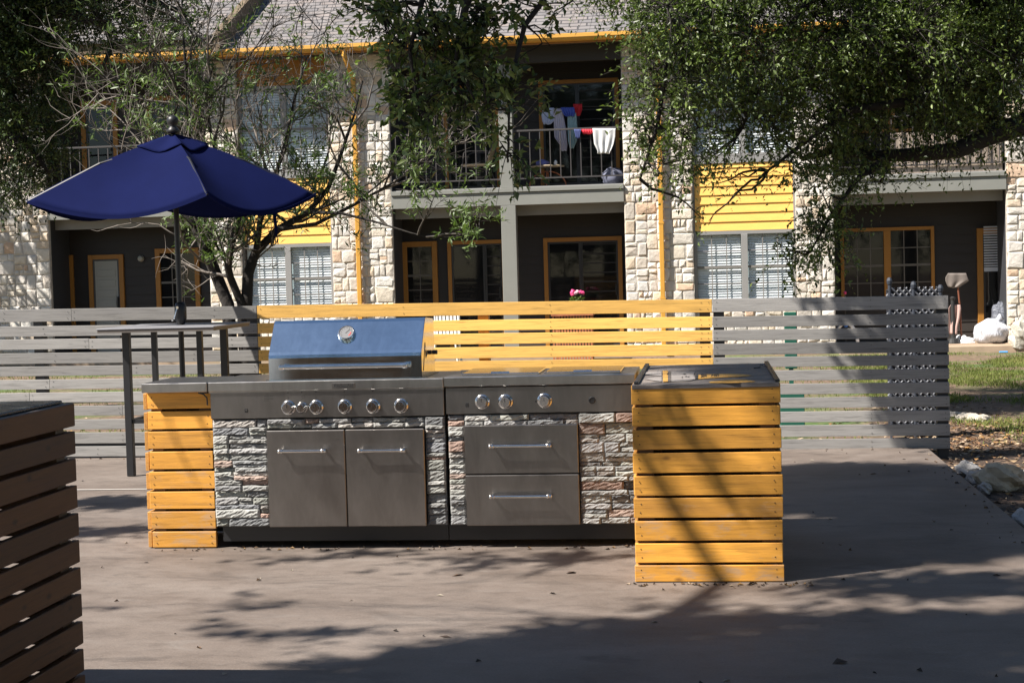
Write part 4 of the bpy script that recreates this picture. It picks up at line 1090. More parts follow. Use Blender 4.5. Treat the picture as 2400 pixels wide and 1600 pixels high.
def lump(m, o, rx, ry, rz, seed, n=14, col=(.5, 0, .5), rough=.12, flatb=True):
    rr = random.Random(seed); vs = []; fs = []; ph = [rr.uniform(0, 6) for _ in range(6)]; st = 2*n
    for i in range(n+1):
        th = math.pi*i/n
        for j in range(st):
            f = 2*math.pi*j/st; d = Vector((math.sin(th)*math.cos(f), math.sin(th)*math.sin(f), math.cos(th)))
            k = 1+rough*(math.sin(d.x*3.1+ph[0])*math.sin(d.y*4+ph[1])+.6*math.sin(d.z*6+d.x*5+ph[2])+.4*math.sin(d.y*11+d.z*7+ph[3])+.25*math.sin(d.x*17+ph[4]-d.z*9))
            z = d.z*rz*k
            if flatb and z < -rz*.72: z = -rz*.72
            vs.append((o[0]+d.x*rx*k, o[1]+d.y*ry*k, o[2]+z))
    for i in range(n):
        for j in range(st): fs.append((i*st+j, i*st+(j+1) % st, (i+1)*st+(j+1) % st, (i+1)*st+j))
    m.add(vs, fs, col)
def bag_mat():
    t = NT('white_plastic'); nz = t.noise(6, t.co((1, 1, 2)), 6, .6, 1.5)
    b = t.n('BsdfPrincipled', Base_Color=t.ramp(nz, [(.3, (.40, .42, .48)), (.6, (.56, .57, .61))]), Roughness=.3, Normal=t.bump(t.noise(3.5, t.co((1.5, 1.5, .8)), 4, .5, 2.0), .8, .06)); t.t.links.new(b.outputs[0], t.out.inputs[0])
    t = NT('grey_plastic'); nz = t.noise(6, t.co((1, 1, 2)), 6, .6, 1.5); t.bsdf(Base_Color=(.13, .14, .17, 1), Roughness=.3, Normal=t.bump(nz, 1.0, .06))
bag_mat()
yb_ = YB+.16; o = (X(2322, 770, yb_), yb_, .018+.17); m = MB(); lump(m, o, .30, .25, .225, 4, 24, rough=.07)
m.tube([(o[0]+.10, yb_, o[2]+.15), (o[0]+.13, yb_, o[2]+.23), (o[0]+.18, yb_-.02, o[2]+.27)], [.12, .04, .07], 14); tag(build(m, 'garbage_bag', 'white_plastic', smooth=True), 'full white plastic garbage bag sitting at the edge of the right patio', 'garbage bag')
yb_ = YB+.5; o = (X(2344, 740, yb_), yb_, .018+.29); m = MB(); lump(m, o, .17, .16, .38, 9, 18, rough=.10); tag(build(m, 'garbage_bag', 'grey_plastic', smooth=True), 'grey translucent garbage bag standing behind the white one on the right patio', 'garbage bag')
def shoe(px, py, Y, label, a=.3):
    x, z = X(px, py, Y), .02; m = MB(); lump(m, (x, Y, z+.045), .12, .05, .055, 3, 10, rough=.05); lump(m, (x-.06, Y, z+.085), .05, .045, .05, 5, 8, rough=.05)
    m.box(x-.12, x+.12, Y-.05, Y+.05, z, z+.02, ch=.008); tag(build(m, 'shoe', 'blind_white', smooth=True), label, 'shoe', 'white shoes on the right patio')
shoe(2268, 790, YB+.15, 'white shoe nearest the garbage bag on the right patio'); shoe(2256, 786, YB+.32, 'white shoe behind the other one on the right patio')
Yp = YB+.25
m = MB(); m.tube([P3(2244, 662, Yp), P3(2250, 720, Yp), (X(2254, 775, Yp), Yp+.02, .02)], .016, 8); tag(build(m, 'wooden_stick', 'stick_wood') if plain('stick_wood', (.18, .06, .03), .6) else None, 'reddish brown wooden stick standing on the patio under a draped towel', 'stick')
garment('towel', 'grey brown towel draped over the wooden stick beside the patio door', [(640, 2222, 2264), (650, 2216, 2268), (658, 2216, 2271), (666, 2219, 2258), (674, 2223, 2246)], Yp-.02, (.16, .135, .12), 'towel', folds=2, amp=.012)
garment('trousers', 'pinkish tan trousers hanging behind the right end of the fence', [(714, 2228, 2250), (722, 2223, 2252), (745, 2224, 2249), (765, 2224, 2244), (783, 2225, 2243)], Yp-.08, (.42, .28, .25), folds=2, amp=.04)
m = MB(); x_, y_ = X(2234, 788, Yp-.08), Yp-.08; m.lathe([(.10, .019), (.11, .03), (.09, .10), (.04, .12), (.035, .75), (.05, .8), (.02, .82)], (x_, y_, 0), 'z', 16); tag(build(m, 'garment_stand', 'dark_engraving', smooth=False), 'dark narrow stand holding the pinkish tan trousers on the patio', 'stand')
# lattice bench back / panel seen above and through the right end of the fence
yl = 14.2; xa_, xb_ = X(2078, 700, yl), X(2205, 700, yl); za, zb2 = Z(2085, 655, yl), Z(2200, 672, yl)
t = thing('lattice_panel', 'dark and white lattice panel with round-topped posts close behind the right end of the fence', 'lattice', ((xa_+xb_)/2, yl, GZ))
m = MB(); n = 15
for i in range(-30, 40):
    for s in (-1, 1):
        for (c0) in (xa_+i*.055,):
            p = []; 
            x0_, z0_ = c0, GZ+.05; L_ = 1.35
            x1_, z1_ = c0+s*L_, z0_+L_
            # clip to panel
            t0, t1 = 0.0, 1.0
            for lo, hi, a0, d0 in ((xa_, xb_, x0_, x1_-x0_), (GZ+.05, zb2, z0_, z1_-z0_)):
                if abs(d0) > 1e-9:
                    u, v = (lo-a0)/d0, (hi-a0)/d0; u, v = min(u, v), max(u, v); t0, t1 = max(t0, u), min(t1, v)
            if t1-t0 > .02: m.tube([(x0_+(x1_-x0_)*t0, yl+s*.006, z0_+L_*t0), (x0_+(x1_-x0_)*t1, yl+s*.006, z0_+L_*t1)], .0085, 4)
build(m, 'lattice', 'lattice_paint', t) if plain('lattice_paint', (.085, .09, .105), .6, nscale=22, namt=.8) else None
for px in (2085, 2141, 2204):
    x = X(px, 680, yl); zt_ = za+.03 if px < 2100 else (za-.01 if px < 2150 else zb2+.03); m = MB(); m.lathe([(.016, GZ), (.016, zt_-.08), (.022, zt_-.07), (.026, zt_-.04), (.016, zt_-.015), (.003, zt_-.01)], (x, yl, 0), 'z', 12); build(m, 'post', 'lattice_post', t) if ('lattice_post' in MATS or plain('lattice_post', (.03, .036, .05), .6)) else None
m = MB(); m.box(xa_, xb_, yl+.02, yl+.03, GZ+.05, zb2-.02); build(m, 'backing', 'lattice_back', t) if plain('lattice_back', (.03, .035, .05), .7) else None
# green pedestal behind the grey slats
plain('green_paint', (.01, .09, .06), .5)
yg = 14.8; x = X(1853, 800, yg); t = thing('green_pedestal', 'dark green metal pedestal with a broad box foot, seen through the grey fence slats', 'pedestal', (x, yg, GZ))
m = MB(); m.box(x-.055, x+.055, yg-.05, yg+.05, .5, 1.02, ch=.005); build(m, 'upper_box', 'green_paint', t)
m = MB(); m.box(x-.02, x+.02, yg-.02, yg+.02, .34, .5); build(m, 'post', 'green_paint', t)
m = MB(); m.box(x-.11, x+.11, yg-.11, yg+.11, GZ, .34, ch=.005); build(m, 'foot', 'green_paint', t)
# potted flowers and a rust-red slatted planter behind the yellow slats
yq = 26.6; x0_, x1_ = X(1295, 760, yq), X(1388, 760, yq); zt_ = Z(1340, 733, yq)
plain('rust_wood', (.38, .13, .06), .7, nscale=12, namt=.3); plain('terracotta', (.35, .14, .07), .7)
t = thing('plant_stand', 'rust coloured slatted stand behind the yellow fence boards under the pink flowers', 'plant stand', ((x0_+x1_)/2, yq, GZ))
m = MB()
for i in range(14): xx = x0_+(x1_-x0_)*i/13.6; m.box(xx, xx+.03, yq-.02, yq+.0, GZ+.02, zt_-.05)
build(m, 'slats', 'rust_wood', t); m = MB(); m.box(x0_-.02, x1_+.02, yq-.04, yq+.5, zt_-.048, zt_); build(m, 'top', 'rust_wood', t)
m = MB()
for a in (x0_+.03, x1_-.03): m.box(a-.02, a+.02, yq+.4, yq+.44, GZ, zt_-.05)
build(m, 'leg', 'rust_wood', t)
xf, zf = X(1353, 700, yq+.1), zt_
t = thing('potted_flowers', 'pot of pink flowers just showing above the yellow fence', 'flowers', (xf, yq+.1, zt_))
m = MB(); m.lathe([(.07, .001), (.10, .16), (.11, .16), (.11, .18), (.09, .18), (.08, .15)], (xf, yq+.1, zt_), 'z', 20); build(m, 'pot', 'terracotta', t)
plain('flower_pink', (.75, .06, .22), .6); plain('flower_pale', (.8, .45, .55), .6)
m = MB(); rr = random.Random(8)
for i in range(90):
    a, b = rr.uniform(0, 6.28), rr.uniform(.0, 1); c = Vector((xf+math.cos(a)*.13*b, yq+.1+math.sin(a)*.1*b, zt_+.17+rr.uniform(0, .1))); d = Vector((rr.uniform(-1, 1), rr.uniform(-1, 1), rr.uniform(-.3, 1))).normalized()*.05; e = d.cross(Vector((rr.random(), rr.random(), 1))).normalized()*.018
    m.add([tuple(c-d), tuple(c+e), tuple(c+d), tuple(c-e)], [(0, 1, 2), (0, 2, 3)], (rr.random(), 0, 0))
build(m, 'foliage', 'willow_leaves', t)
for k, (px, py, mt) in enumerate(((1342, 690, 'flower_pink'), (1343, 682, 'flower_pink'), (1353, 684, 'flower_pale'), (1361, 684, 'flower_pink'), (1348, 687, 'flower_pale'), (1366, 686, 'flower_pink'), (1340, 687, 'flower_pink'))):
    x, z = W(px, py, yq+.08); m = MB(); lump(m, (x, yq+.08, z), .033, .033, .03, k, 6, rough=.2, flatb=False); build(m, 'blossom', mt, t)
# balcony furniture
def metal_chair(px, py, Y, zf, label):
    x = X(px, py, Y); t = thing('metal_chair', label, 'chair', (x, Y, zf)); w, d = .25, .24
    plain('sling_tan', (.45, .36, .24), .8) if 'sling_tan' not in MATS else None
    m = MB(); m.box(x-w, x+w, Y-d, Y+d, zf+.42, zf+.445, ch=.008); build(m, 'seat', 'sling_tan', t)
    m = MB(); m.add([(x+w-.02, Y-d, zf+.45), (x+w+.10, Y-d, zf+.85), (x+w+.10, Y+d, zf+.85), (x+w-.02, Y+d, zf+.45)], [(0, 1, 2, 3)]); o = build(m, 'backrest', 'sling_tan', t); o.modifiers.new('t', 'SOLIDIFY').thickness = .015
    for sy in (-1, 1):
        m = MB(); y = Y+sy*(d+.015); m.tube([(x-w-.06, y, zf+.006), (x-w+.03, y, zf+.44), (x-w+.06, y, zf+.64), (x-w+.14, y, zf+.67), (x+w-.02, y, zf+.66)], .011, 7); build(m, 'arm_frame', 'rail_grey', t)
        m = MB(); m.tube([(x+w+.08, y, zf+.006), (x+w-.06, y, zf+.44), (x+w+.11, y, zf+.86)], .011, 7); build(m, 'leg', 'rail_grey', t)
metal_chair(1118, 400, YB+.50, ZD1+.02, 'metal framed chair with tan seat on the left upper balcony')
xt_, yt_ = X(1283, 400, YB+.55), YB+.55; zf_ = ZD1+.02
t = thing('balcony_table', 'small round table with arched legs on the upper balcony under the laundry', 'table', (xt_, yt_, zf_)); zt_ = Z(1283, 389, yt_)
m = MB(); m.lathe([(.30, zt_-.02), (.31, zt_-.01), (.30, zt_)], (xt_, yt_, 0), 'z', 28); build(m, 'tabletop', 'sling_tan', t)
for a in (0, math.pi/2):
    m = MB(); m.tube([(xt_+math.cos(a)*.33*math.cos(q), yt_+math.sin(a)*.22*math.cos(q), zf_+.004+(zt_-zf_-.10)*math.sin(q)) for q in [math.pi*i/12 for i in range(13)]], .012, 6); build(m, 'leg', 'rust_wood', t)
m = MB(); m.tube([(xt_, yt_, zf_+(zt_-zf_)*.7), (xt_, yt_, zt_-.02)], .03, 8); build(m, 'stem', 'rail_grey', t)
m = MB(); lump(m, (xt_+.16, yt_-.1, zt_+.04), .03, .03, .05, 2, 8, rough=.03); tag(build(m, 'cup', 'blind_white', smooth=True), 'small white cup on the little balcony table', 'cup')
m = MB(); lump(m, (xt_-.08, yt_-.05, zt_+.045), .13, .09, .06, 6, 10, rough=.15); tag(build(m, 'cloth_bundle', flat('cloth_lilac', (.22, .22, .5)), smooth=True), 'crumpled blue cloth on the little balcony table', 'cloth')
m = MB(); lump(m, (X(1437, 410, YB+.45), YB+.45, zf_+.13), .20, .18, .17, 12, 14, rough=.12); tag(build(m, 'laundry_bag', flat('cloth_bluegrey', (.13, .14, .2)), smooth=True), 'blue grey laundry bag on the upper balcony floor at the right', 'bag')
# toys on the right patio
yy = YB+.3; tx, tz = W(1982, 760, yy)
t = thing('toy_swing', 'white and pink child toy arch with a blue centre on the right patio', 'toy', (tx, yy, .02))
m = MB(); m.tube([(tx+.20*math.cos(q), yy, .02+(tz-.0)*math.sin(q)) for q in [math.pi*i/16 for i in range(17)]], .03, 8); build(m, 'arch', 'blind_white', t, smooth=True)
m = MB(); lump(m, (tx, yy-.02, tz), .05, .05, .05, 2, 8, rough=.02, flatb=False); build(m, 'blue_hub', flat('toy_blue', (.03, .15, .6)), t, smooth=True)
x, z = W(1981, 686, yy); m = MB(); m.tube([(x, yy+.04, .02), (x, yy+.04, z)], .008, 6); build(m, 'mast', 'rail_grey', t)
m = MB(); lump(m, (x, yy+.04, z), .028, .028, .028, 5, 8, rough=.02, flatb=False); build(m, 'pink_ball', 'flower_pink', t, smooth=True)
plain('plastic_white', (.75, .75, .74), .4)
xw, zw = W(1042, 745, 26.2); t = thing('plastic_chair', 'white plastic chair partly seen between the yellow fence boards beside the grill hood', 'chair', (xw, 26.2, GZ))
m = MB(); m.box(xw-.22, xw+.22, 26.0, 26.42, .32, .35, ch=.01); build(m, 'seat', 'plastic_white', t)
m = MB(); 
for i in range(7): a = xw-.20+i*.063; h = .78+.05*math.sin(math.pi*(i+.5)/7); m.box(a, a+.045, 26.41, 26.43, .36, h)
m.tube([(xw-.22, 26.42, .35), (xw-.2, 26.42, .74), (xw-.1, 26.42, .83), (xw+.1, 26.42, .83), (xw+.2, 26.42, .74), (xw+.22, 26.42, .35)], .018, 8); build(m, 'backrest', 'plastic_white', t)
for sx in (-1, 1):
    for y in (26.02, 26.40): m = MB(); m.tube([(xw+sx*.2, y, .33), (xw+sx*.24, y, GZ+.002)], .02, 6); build(m, 'leg', 'plastic_white', t)
# boulder at the foot of the right pier
m = MB(); yy = YB-.45; lump(m, (X(2400, 790, yy), yy, .16), .22, .2, .30, 31, 12, rough=.18, col=(.5, .47, .4)); tag(build(m, 'boulder', 'limestone'), 'pale boulder leaning at the foot of the right hand stone pier', 'rock')
m = MB(); yy = YB-.8; x = X(2352, 822, yy); m.box(x-.07, x+.07, yy-.03, yy+.03, GZ, GZ+.025, ch=.01); tag(build(m, 'bottle', flat('toy_sky', (.05, .3, .7))), 'small bright blue plastic piece lying on the grass by the patio', 'litter')
# limestone edging beside the slab
rocks = [((2272, 1118), .10, .055, .12, (.46, .44, .42), 'long pale grey limestone against the slab edge'), ((2298, 1134), .09, .05, .09, (.48, .45, .42), 'grey limestone between the long grey one and the tan one'), ((2345, 1146), .17, .085, .10, (.52, .44, .32), 'broad tan limestone right of the slab edge'), ((2259, 1109), .045, .03, .05, (.45, .3, .2), 'small orange brown stone at the slab edge beyond the grey limestone'), ((2308, 1153), .045, .035, .05, (.5, .46, .42), 'small pale stone at the slab edge this side of the limestones'), ((2396, 1130), .06, .04, .05, (.44, .4, .37), 'greyish stone at the right edge of the picture by the grass'), ((2399, 1235), .07, .05, .06, (.5, .5, .5), 'grey white stone nearest the slab corner'), ((2330, 1118), .04, .03, .04, (.4, .33, .25), 'little brown stone in the leaf litter behind the tan limestone')]
for i, ((px, py), rx, rz, ry, col, lab) in enumerate(rocks):
    x, y = G(px, py, GZ+.01); x = max(x, SX+rx*.8); m = MB(); lump(m, (x, y, GZ+rz*.9), rx*1.0, ry*1.2, rz*1.3, 50+i, 12, rough=.16, col=tuple(c*.75 for c in col)); tag(build(m, 'limestone_rock', 'limestone'), lab, 'rock', 'limestone rocks along the slab edge')
for i in range(7):
    x, y = G(2228+i*12+(i % 3)*5, 979+i*1.5, GZ); m = MB(); lump(m, (x, y, GZ+.02), .07+.03*(i % 2), .06, .045, 80+i, 9, rough=.15, col=(.5, .45, .38)); tag(build(m, 'limestone_rock', 'limestone'), 'one of the small pale stones in the row between mulch and lawn', 'rock', 'small stones in a row between mulch and lawn')
# ================================================================== vegetation
def kites(name, P, D, N, L, Wd, tone, mat, parent=None, origin=(0, 0, 0), kind=None, fold=.25):
    """many small folded leaves as one mesh"""
    n = len(P); D = D/np.maximum(1e-6, np.linalg.norm(D, axis=1))[:, None]
    S = np.cross(D, N); S /= np.maximum(1e-6, np.linalg.norm(S, axis=1))[:, None]; U = np.cross(S, D)
    L = L[:, None]; Wd = Wd[:, None]
    base = P; tip = P+D*L-U*L*.08; mid = P+D*L*.45
    le = mid+S*Wd*.5+U*Wd*fold; ri = mid-S*Wd*.5+U*Wd*fold
    V = np.stack([base, le, tip, ri], 1).reshape(-1, 3).astype(np.float32)-np.array(origin, dtype=np.float32)
    i = np.arange(n, dtype=np.int32)*4
    T = np.stack([i, i+2, i+1, i, i+3, i+2], 1).reshape(-1)
    me = bpy.data.meshes.new(name); me.vertices.add(4*n); me.vertices.foreach_set('co', V.ravel())
    me.loops.add(6*n); me.loops.foreach_set('vertex_index', T.astype(np.int32)); me.polygons.add(2*n)
    me.polygons.foreach_set('loop_start', np.arange(0, 6*n, 3, dtype=np.int32)); 
    me.update(calc_edges=True)
    ca = me.attributes.new('col', 'FLOAT_COLOR', 'FACE'); c = np.zeros((2*n, 4), dtype=np.float32); c[:, 0] = np.repeat(tone, 2); c[:, 3] = 1; ca.data.foreach_set('color', c.ravel())
    me.materials.append(MATS[mat]); ob = link(name, me, parent, origin)
    if kind: ob['kind'] = kind
    return ob

def noise3(P, seed, wl):
    g = np.random.default_rng(seed); f = np.zeros(len(P))
    for k in range(9):
        d = g.normal(size=3); d /= np.linalg.norm(d); w = wl*g.uniform(.6, 1.5); f += np.sin(P@d*6.283/w+g.uniform(0, 6.28))
    return f/3.0

def in_blobs(blobs, n, seed, wl=.7, thr=-.2, shell=.45):
    """spray anchor points spread through ellipsoids (cx,cy,cz,rx,ry,rz,weight), thinned by noise so gaps stay open"""
    g = np.random.default_rng(seed); B = np.array(blobs, dtype=float); w = B[:, 3]*B[:, 4]*B[:, 5]*B[:, 6]; w /= w.sum()
    k = g.choice(len(B), size=n*4, p=w); d = g.normal(size=(n*4, 3)); d /= np.linalg.norm(d, axis=1)[:, None]
    rr = g.uniform(0, 1, n*4)**shell
    rag = 1+.22*noise3(d*1.7+k[:, None]*3.1, seed+5, 1.3)
    P = B[k, :3]+d*B[k, 3:6]*(rr*rag)[:, None]
    m = noise3(P, seed+1, wl) > thr
    P = P[m][:n]; return P, d[m][:n]

def sprays(P, out, seed, nl=12, L=.30, droop=.5, leaf=.05, wid=.45, size_var=.5, up=.0):
    """twigs with leaves set along them; returns leaf arrays and the twig segments"""
    g = np.random.default_rng(seed); n = len(P)
    D = out*.8+g.normal(size=(n, 3))*.6; D[:, 2] += up; D /= np.linalg.norm(D, axis=1)[:, None]
    Ln = L*g.uniform(.5, 1.3, n)
    t = (np.arange(nl)+.5)/nl; t = t[None, :, None]
    base = P[:, None, :]; C = base+D[:, None, :]*Ln[:, None, None]*t; C = np.broadcast_to(C, (n, nl, 3)).copy(); C[:, :, 2] -= (droop*Ln[:, None]*t[:, :, 0]**2)
    a = g.normal(size=(n, nl, 3)); a /= np.linalg.norm(a, axis=2)[:, :, None]
    LD_ = D[:, None, :]*.55+a*.8; LD_[:, :, 2] -= .1*droop
    Nn = g.normal(size=(n, nl, 3))*.55; Nn[:, :, 2] += .8
    Ls = leaf*g.uniform(1-size_var, 1+size_var, (n, nl)); tone = np.clip(np.repeat(g.uniform(.1, .9, n)[:, None], nl, 1)*.6+g.uniform(0, .45, (n, nl)), 0, 1)
    C += g.normal(size=C.shape)*.012
    tips = P+D*Ln[:, None]; tips[:, 2] -= droop*Ln; mids = P+D*Ln[:, None]*.5; mids[:, 2] -= droop*Ln*.25
    return (C.reshape(-1, 3), LD_.reshape(-1, 3), Nn.reshape(-1, 3), Ls.ravel(), Ls.ravel()*wid*g.uniform(.8, 1.2, n*nl), tone.ravel()), (P, mids, tips)

def twigs(m, paths, r0, r1, seg=3):
    for p in paths:
        n = len(p); m.tube(p, [r0+(r1-r0)*i/(n-1) for i in range(n)], seg, caps=False)

def wavy(a, b, n, amp, g, sag=0.0):
    a, b = np.array(a), np.array(b); L = np.linalg.norm(b-a); out = []
    j = np.zeros(3)
    for i in range(n+1):
        t = i/n; j = j*.6+g.normal(size=3)*amp*L*.5
        out.append(tuple(a+(b-a)*t+j*math.sin(math.pi*t)+np.array([0, 0, sag*L*math.sin(math.pi*t)])))
    return out

def oak(name, label, cat, base, trunk, limbs, blobs, n, seed, leafmatn, bark='dark_bark', leaf=.05, nl=12, L=.3, droop=.5, wl=.7, thr=-.2, wid=.45, nsub=10, group=None, twig_share=1.0, subr=.03, shell=.45, extra_paths=(), size_var=.5):
    g = np.random.default_rng(seed)
    t = thing(name, label, cat, base, group)
    m = MB(); pts = [Vector(p) for p, r_ in trunk]; m.tube(pts, [r_ for p, r_ in trunk], 14); build(m, 'trunk', bark, t, smooth=True, origin=base)
    P, out = in_blobs(blobs, n, seed, wl, thr, shell)
    m = MB(); nodes = []
    for lb in limbs:
        p = [q for q, r_ in lb]; m.tube(p, [r_ for q, r_ in lb], 9)
        for i in range(len(p)-1):
            for s in (0, .33, .66): nodes.append((np.array(p[i])*(1-s)+np.array(p[i+1])*s))
        nodes.append(np.array(p[-1]))
    nodes = np.array(nodes)
    # secondary branches from the nearest limb to cluster centres, then a twig to each spray
    cent = []
    for b in blobs:
        k = max(3, int(nsub*(b[3]*b[4]*b[5])**.4*1.6))
        d = g.normal(size=(k, 3)); d /= np.linalg.norm(d, axis=1)[:, None]; c = np.array(b[:3])+d*np.array(b[3:6])*(g.uniform(.1, .85, k))[:, None]; cent.append(c)
    cent = np.concatenate(cent)
    sub_nodes = [nodes]
    for c in cent:
        d = np.linalg.norm(nodes-c, axis=1); q = nodes[d.argmin()]
        w = wavy(q, c, 6, .10, g, .05); r0 = min(.05, subr*(.35+.3*d.min())); m.tube(w, [r0*(1-.8*i/6) for i in range(7)], 5, caps=False); sub_nodes.append(np.array(w[2:]))
    allc = np.concatenate(sub_nodes)
    lv, (a, b_, c_) = sprays(P, out, seed+2, nl, L, droop, leaf, wid, size_var)
    for i in range(len(P)):
        if g.random() > twig_share: continue
        d = np.linalg.norm(allc-P[i], axis=1); q = allc[d.argmin()]; dd = d.min()
        if dd < 1.6:
            mid = (q+P[i])/2+g.normal(size=3)*.06*dd
            m.tube([tuple(q), tuple(mid), tuple(a[i])], [.006, .005, .0035], 3, caps=False)
        m.tube([tuple(a[i]), tuple(b_[i]), tuple(c_[i])], [.0035, .0025, .0012], 3, caps=False)
    for pth, r0, r1 in extra_paths: twigs(m, [pth], r0, r1, 5)
    build(m, 'branches', bark, t, smooth=True, origin=base)
    kites('crown', *lv, leafmatn, t, base)
    return t

def pb(px, py, Y, rpx, rpy, ry, w=1.0):
    """ellipsoid blob given where the photo shows it, at its own distance"""
    x, z = W(px, py, Y); s = Y/F*1.0
    return (x, Y, z, rpx*s, ry, rpy*s, w)

QUAL = 1.0
# --- big live oak on the right, between fence and building; trunk outside the frame
Y4 = 17.0
base4 = (7.4, 18.5, GZ)
def L4(pts): return [(P3(px, py, Y), r_) for px, py, Y, r_ in pts]
limbs4 = [
    [((7.4, 18.5, 2.2), .24), (P3(2520, 240, 18.0), .17), (P3(2400, 292, 17.5), .12), (P3(2320, 318, 17.2), .105), (P3(2245, 352, 17), .09), (P3(2150, 362, 16.8), .075), (P3(2050, 366, 16.8), .06), (P3(1960, 350, 16.8), .045), (P3(1880, 372, 16.6), .03)],
    [((7.4, 18.5, 2.6), .22), (P3(2600, 80, 18.0), .15), (P3(2420, 20, 17.5), .11), (P3(2200, -30, 17), .09), (P3(1950, -60, 16.5), .07), (P3(1700, -80, 16), .05), (P3(1560, -60, 15.5), .04)],
    [(P3(2400, 100, 17.5), .08), (P3(2280, 190, 17), .06), (P3(2120, 240, 16.5), .05), (P3(1990, 260, 16.3), .035), (P3(1890, 330, 16), .022), (P3(1800, 400, 15.8), .012)],
    [(P3(1700, -80, 16), .05), (P3(1600, 40, 15.2), .04), (P3(1560, 160, 15), .03), (P3(1540, 300, 15), .02), (P3(1500, 420, 15), .012)],
    [(P3(1950, -60, 16.5), .05), (P3(1850, 60, 15.8), .035), (P3(1790, 180, 15.5), .02), (P3(1740, 300, 15.5), .012)],
    [(P3(2080, 365, 16.8), .04), (P3(2010, 420, 16.3), .025), (P3(1950, 500, 16), .016), (P3(1900, 590, 15.9), .008)],
]
bl4 = [pb(1600, 60, 15.2, 120, 110, 1.0), pb(1570, 190, 15, 95, 90, .8, 1.1), pb(1540, 290, 15, 75, 65, .6, 1.1), pb(1550, 390, 15, 60, 50, .5, .9), pb(1600, 300, 15.2, 90, 90, .6, .9),
       pb(1640, 390, 15.4, 80, 40, .5, .6), pb(1720, 110, 15.8, 150, 130, 1.2), pb(1760, 270, 15.8, 120, 80, .8, .9), pb(1930, 90, 16.5, 180, 140, 1.3), pb(1950, 260, 16.5, 140, 90, .9, 1.0),
       pb(2150, 110, 17, 190, 150, 1.4), pb(2150, 280, 17, 170, 75, .9, .6), pb(2340, 130, 17.5, 150, 170, 1.4), pb(2350, 280, 17.5, 110, 40, .7, .25), pb(1990, 390, 16.5, 130, 50, .6, .8),
       pb(1940, 450, 16, 75, 60, .4, 2.2), pb(1925, 540, 16, 50, 55, .35, 2.0), pb(1860, 610, 15.9, 40, 35, .25, 1.8), pb(2050, 430, 16.4, 60, 30, .3, .35), pb(1700, 420, 15.6, 90, 22, .3, .4), pb(1660, 500, 15.5, 22, 50, .15, .25),
       pb(1840, 380, 15.8, 60, 30, .3, .5), pb(2210, 400, 17, 100, 22, .3, .25), pb(1520, 140, 15, 45, 60, .4, .7), pb(1490, 310, 15, 30, 45, .3, .5),
       pb(1700, -110, 16.5, 260, 110, 1.6), pb(2050, -130, 17.3, 300, 130, 1.8), pb(2380, -140, 18, 260, 160, 1.9), pb(1480, -70, 15.8, 150, 80, 1.0, .8)]
oak('live_oak', 'large live oak whose dark drooping limbs fill the upper right of the view', 'tree', base4, [((7.4, 18.5, GZ), .42), ((7.45, 18.5, .6), .31), ((7.4, 18.5, 2.0), .27), ((7.35, 18.5, 3.0), .24)], limbs4, bl4, int(12000*QUAL), 101, 'live_oak_leaves', leaf=.048, nl=13, L=.34, droop=.55, wl=.8, thr=-.30, nsub=10, twig_share=.5)

P_, o_ = in_blobs([(5.0, 17.0, 6.9, 3.2, 2.2, 1.3, 1), (1.5, 17.5, 6.6, 1.6, 1.5, .8, .6)], 1300, 913, 1.2, -.4); lv_, _ = sprays(P_, o_, 914, 12, .5, .3, .12, .5); kites('unseen_upper_crown', *lv_, 'live_oak_leaves', bpy.data.objects['live_oak'], base4)
# --- oak at the far left edge
base1 = (-13.5, 18.5, GZ); Y1 = 18.0
limbs1 = [[((-13.5, 18.5, 2.5), .20), (P3(-160, 250, 18.3), .15), (P3(-20, 120, 18), .12), (P3(120, 20, 17.8), .09), (P3(250, 60, 17.5), .05), (P3(262, 110, 17.4), .03), (P3(235, 170, 17.3), .015)],
          [(P3(-160, 250, 18.3), .12), (P3(-40, 300, 18), .08), (P3(60, 330, 17.9), .05), (P3(110, 400, 17.8), .02)], [(P3(120, 20, 17.8), .07), (P3(300, -20, 17.5), .05), (P3(430, 30, 17.4), .025)]]
bl1 = [pb(40, 60, 18, 120, 110, 1.2), pb(50, 200, 18, 100, 90, 1.0), pb(50, 330, 18, 90, 80, .9), pb(30, 430, 18, 80, 55, .6, .8), pb(130, 110, 17.8, 50, 80, .5, .7), pb(-60, 200, 18.5, 90, 200, 1.3), pb(120, 400, 18, 40, 80, .4, .4),
       pb(240, 50, 17.5, 75, 55, .6, .8), pb(330, 70, 17.4, 80, 55, .5, .8), pb(430, 50, 17.3, 60, 45, .4, .6), pb(270, 120, 17.4, 55, 30, .3, .5), pb(200, -50, 17.8, 260, 60, 1.0), pb(-20, -80, 18.2, 200, 90, 1.4), pb(480, 130, 17.3, 40, 60, .3, .3)]
oak('dark_oak', 'dark oak filling the left edge of the view above the umbrella', 'tree', base1, [((-13.5, 18.5, GZ), .36), ((-13.5, 18.5, 1.2), .26), ((-13.5, 18.5, 2.9), .21)], limbs1, bl1, int(7500*QUAL), 202, 'dark_oak_leaves', leaf=.045, nl=13, L=.30, droop=.35, wl=.7, thr=-.5, nsub=9, twig_share=.4)

P_, o_ = in_blobs([(-10.0, 18.0, 7.2, 3.2, 2.5, 1.4, 1), (-6.5, 16.5, 6.6, 2.2, 2.0, .9, .7), (-15.4, 25.3, 4.6, 1.7, 1.6, 2.2, 1.2)], 2200, 915, 1.2, -.4); lv_, _ = sprays(P_, o_, 916, 12, .5, .3, .12, .5); kites('unseen_upper_crown', *lv_, 'dark_oak_leaves', bpy.data.objects['dark_oak'], base1)
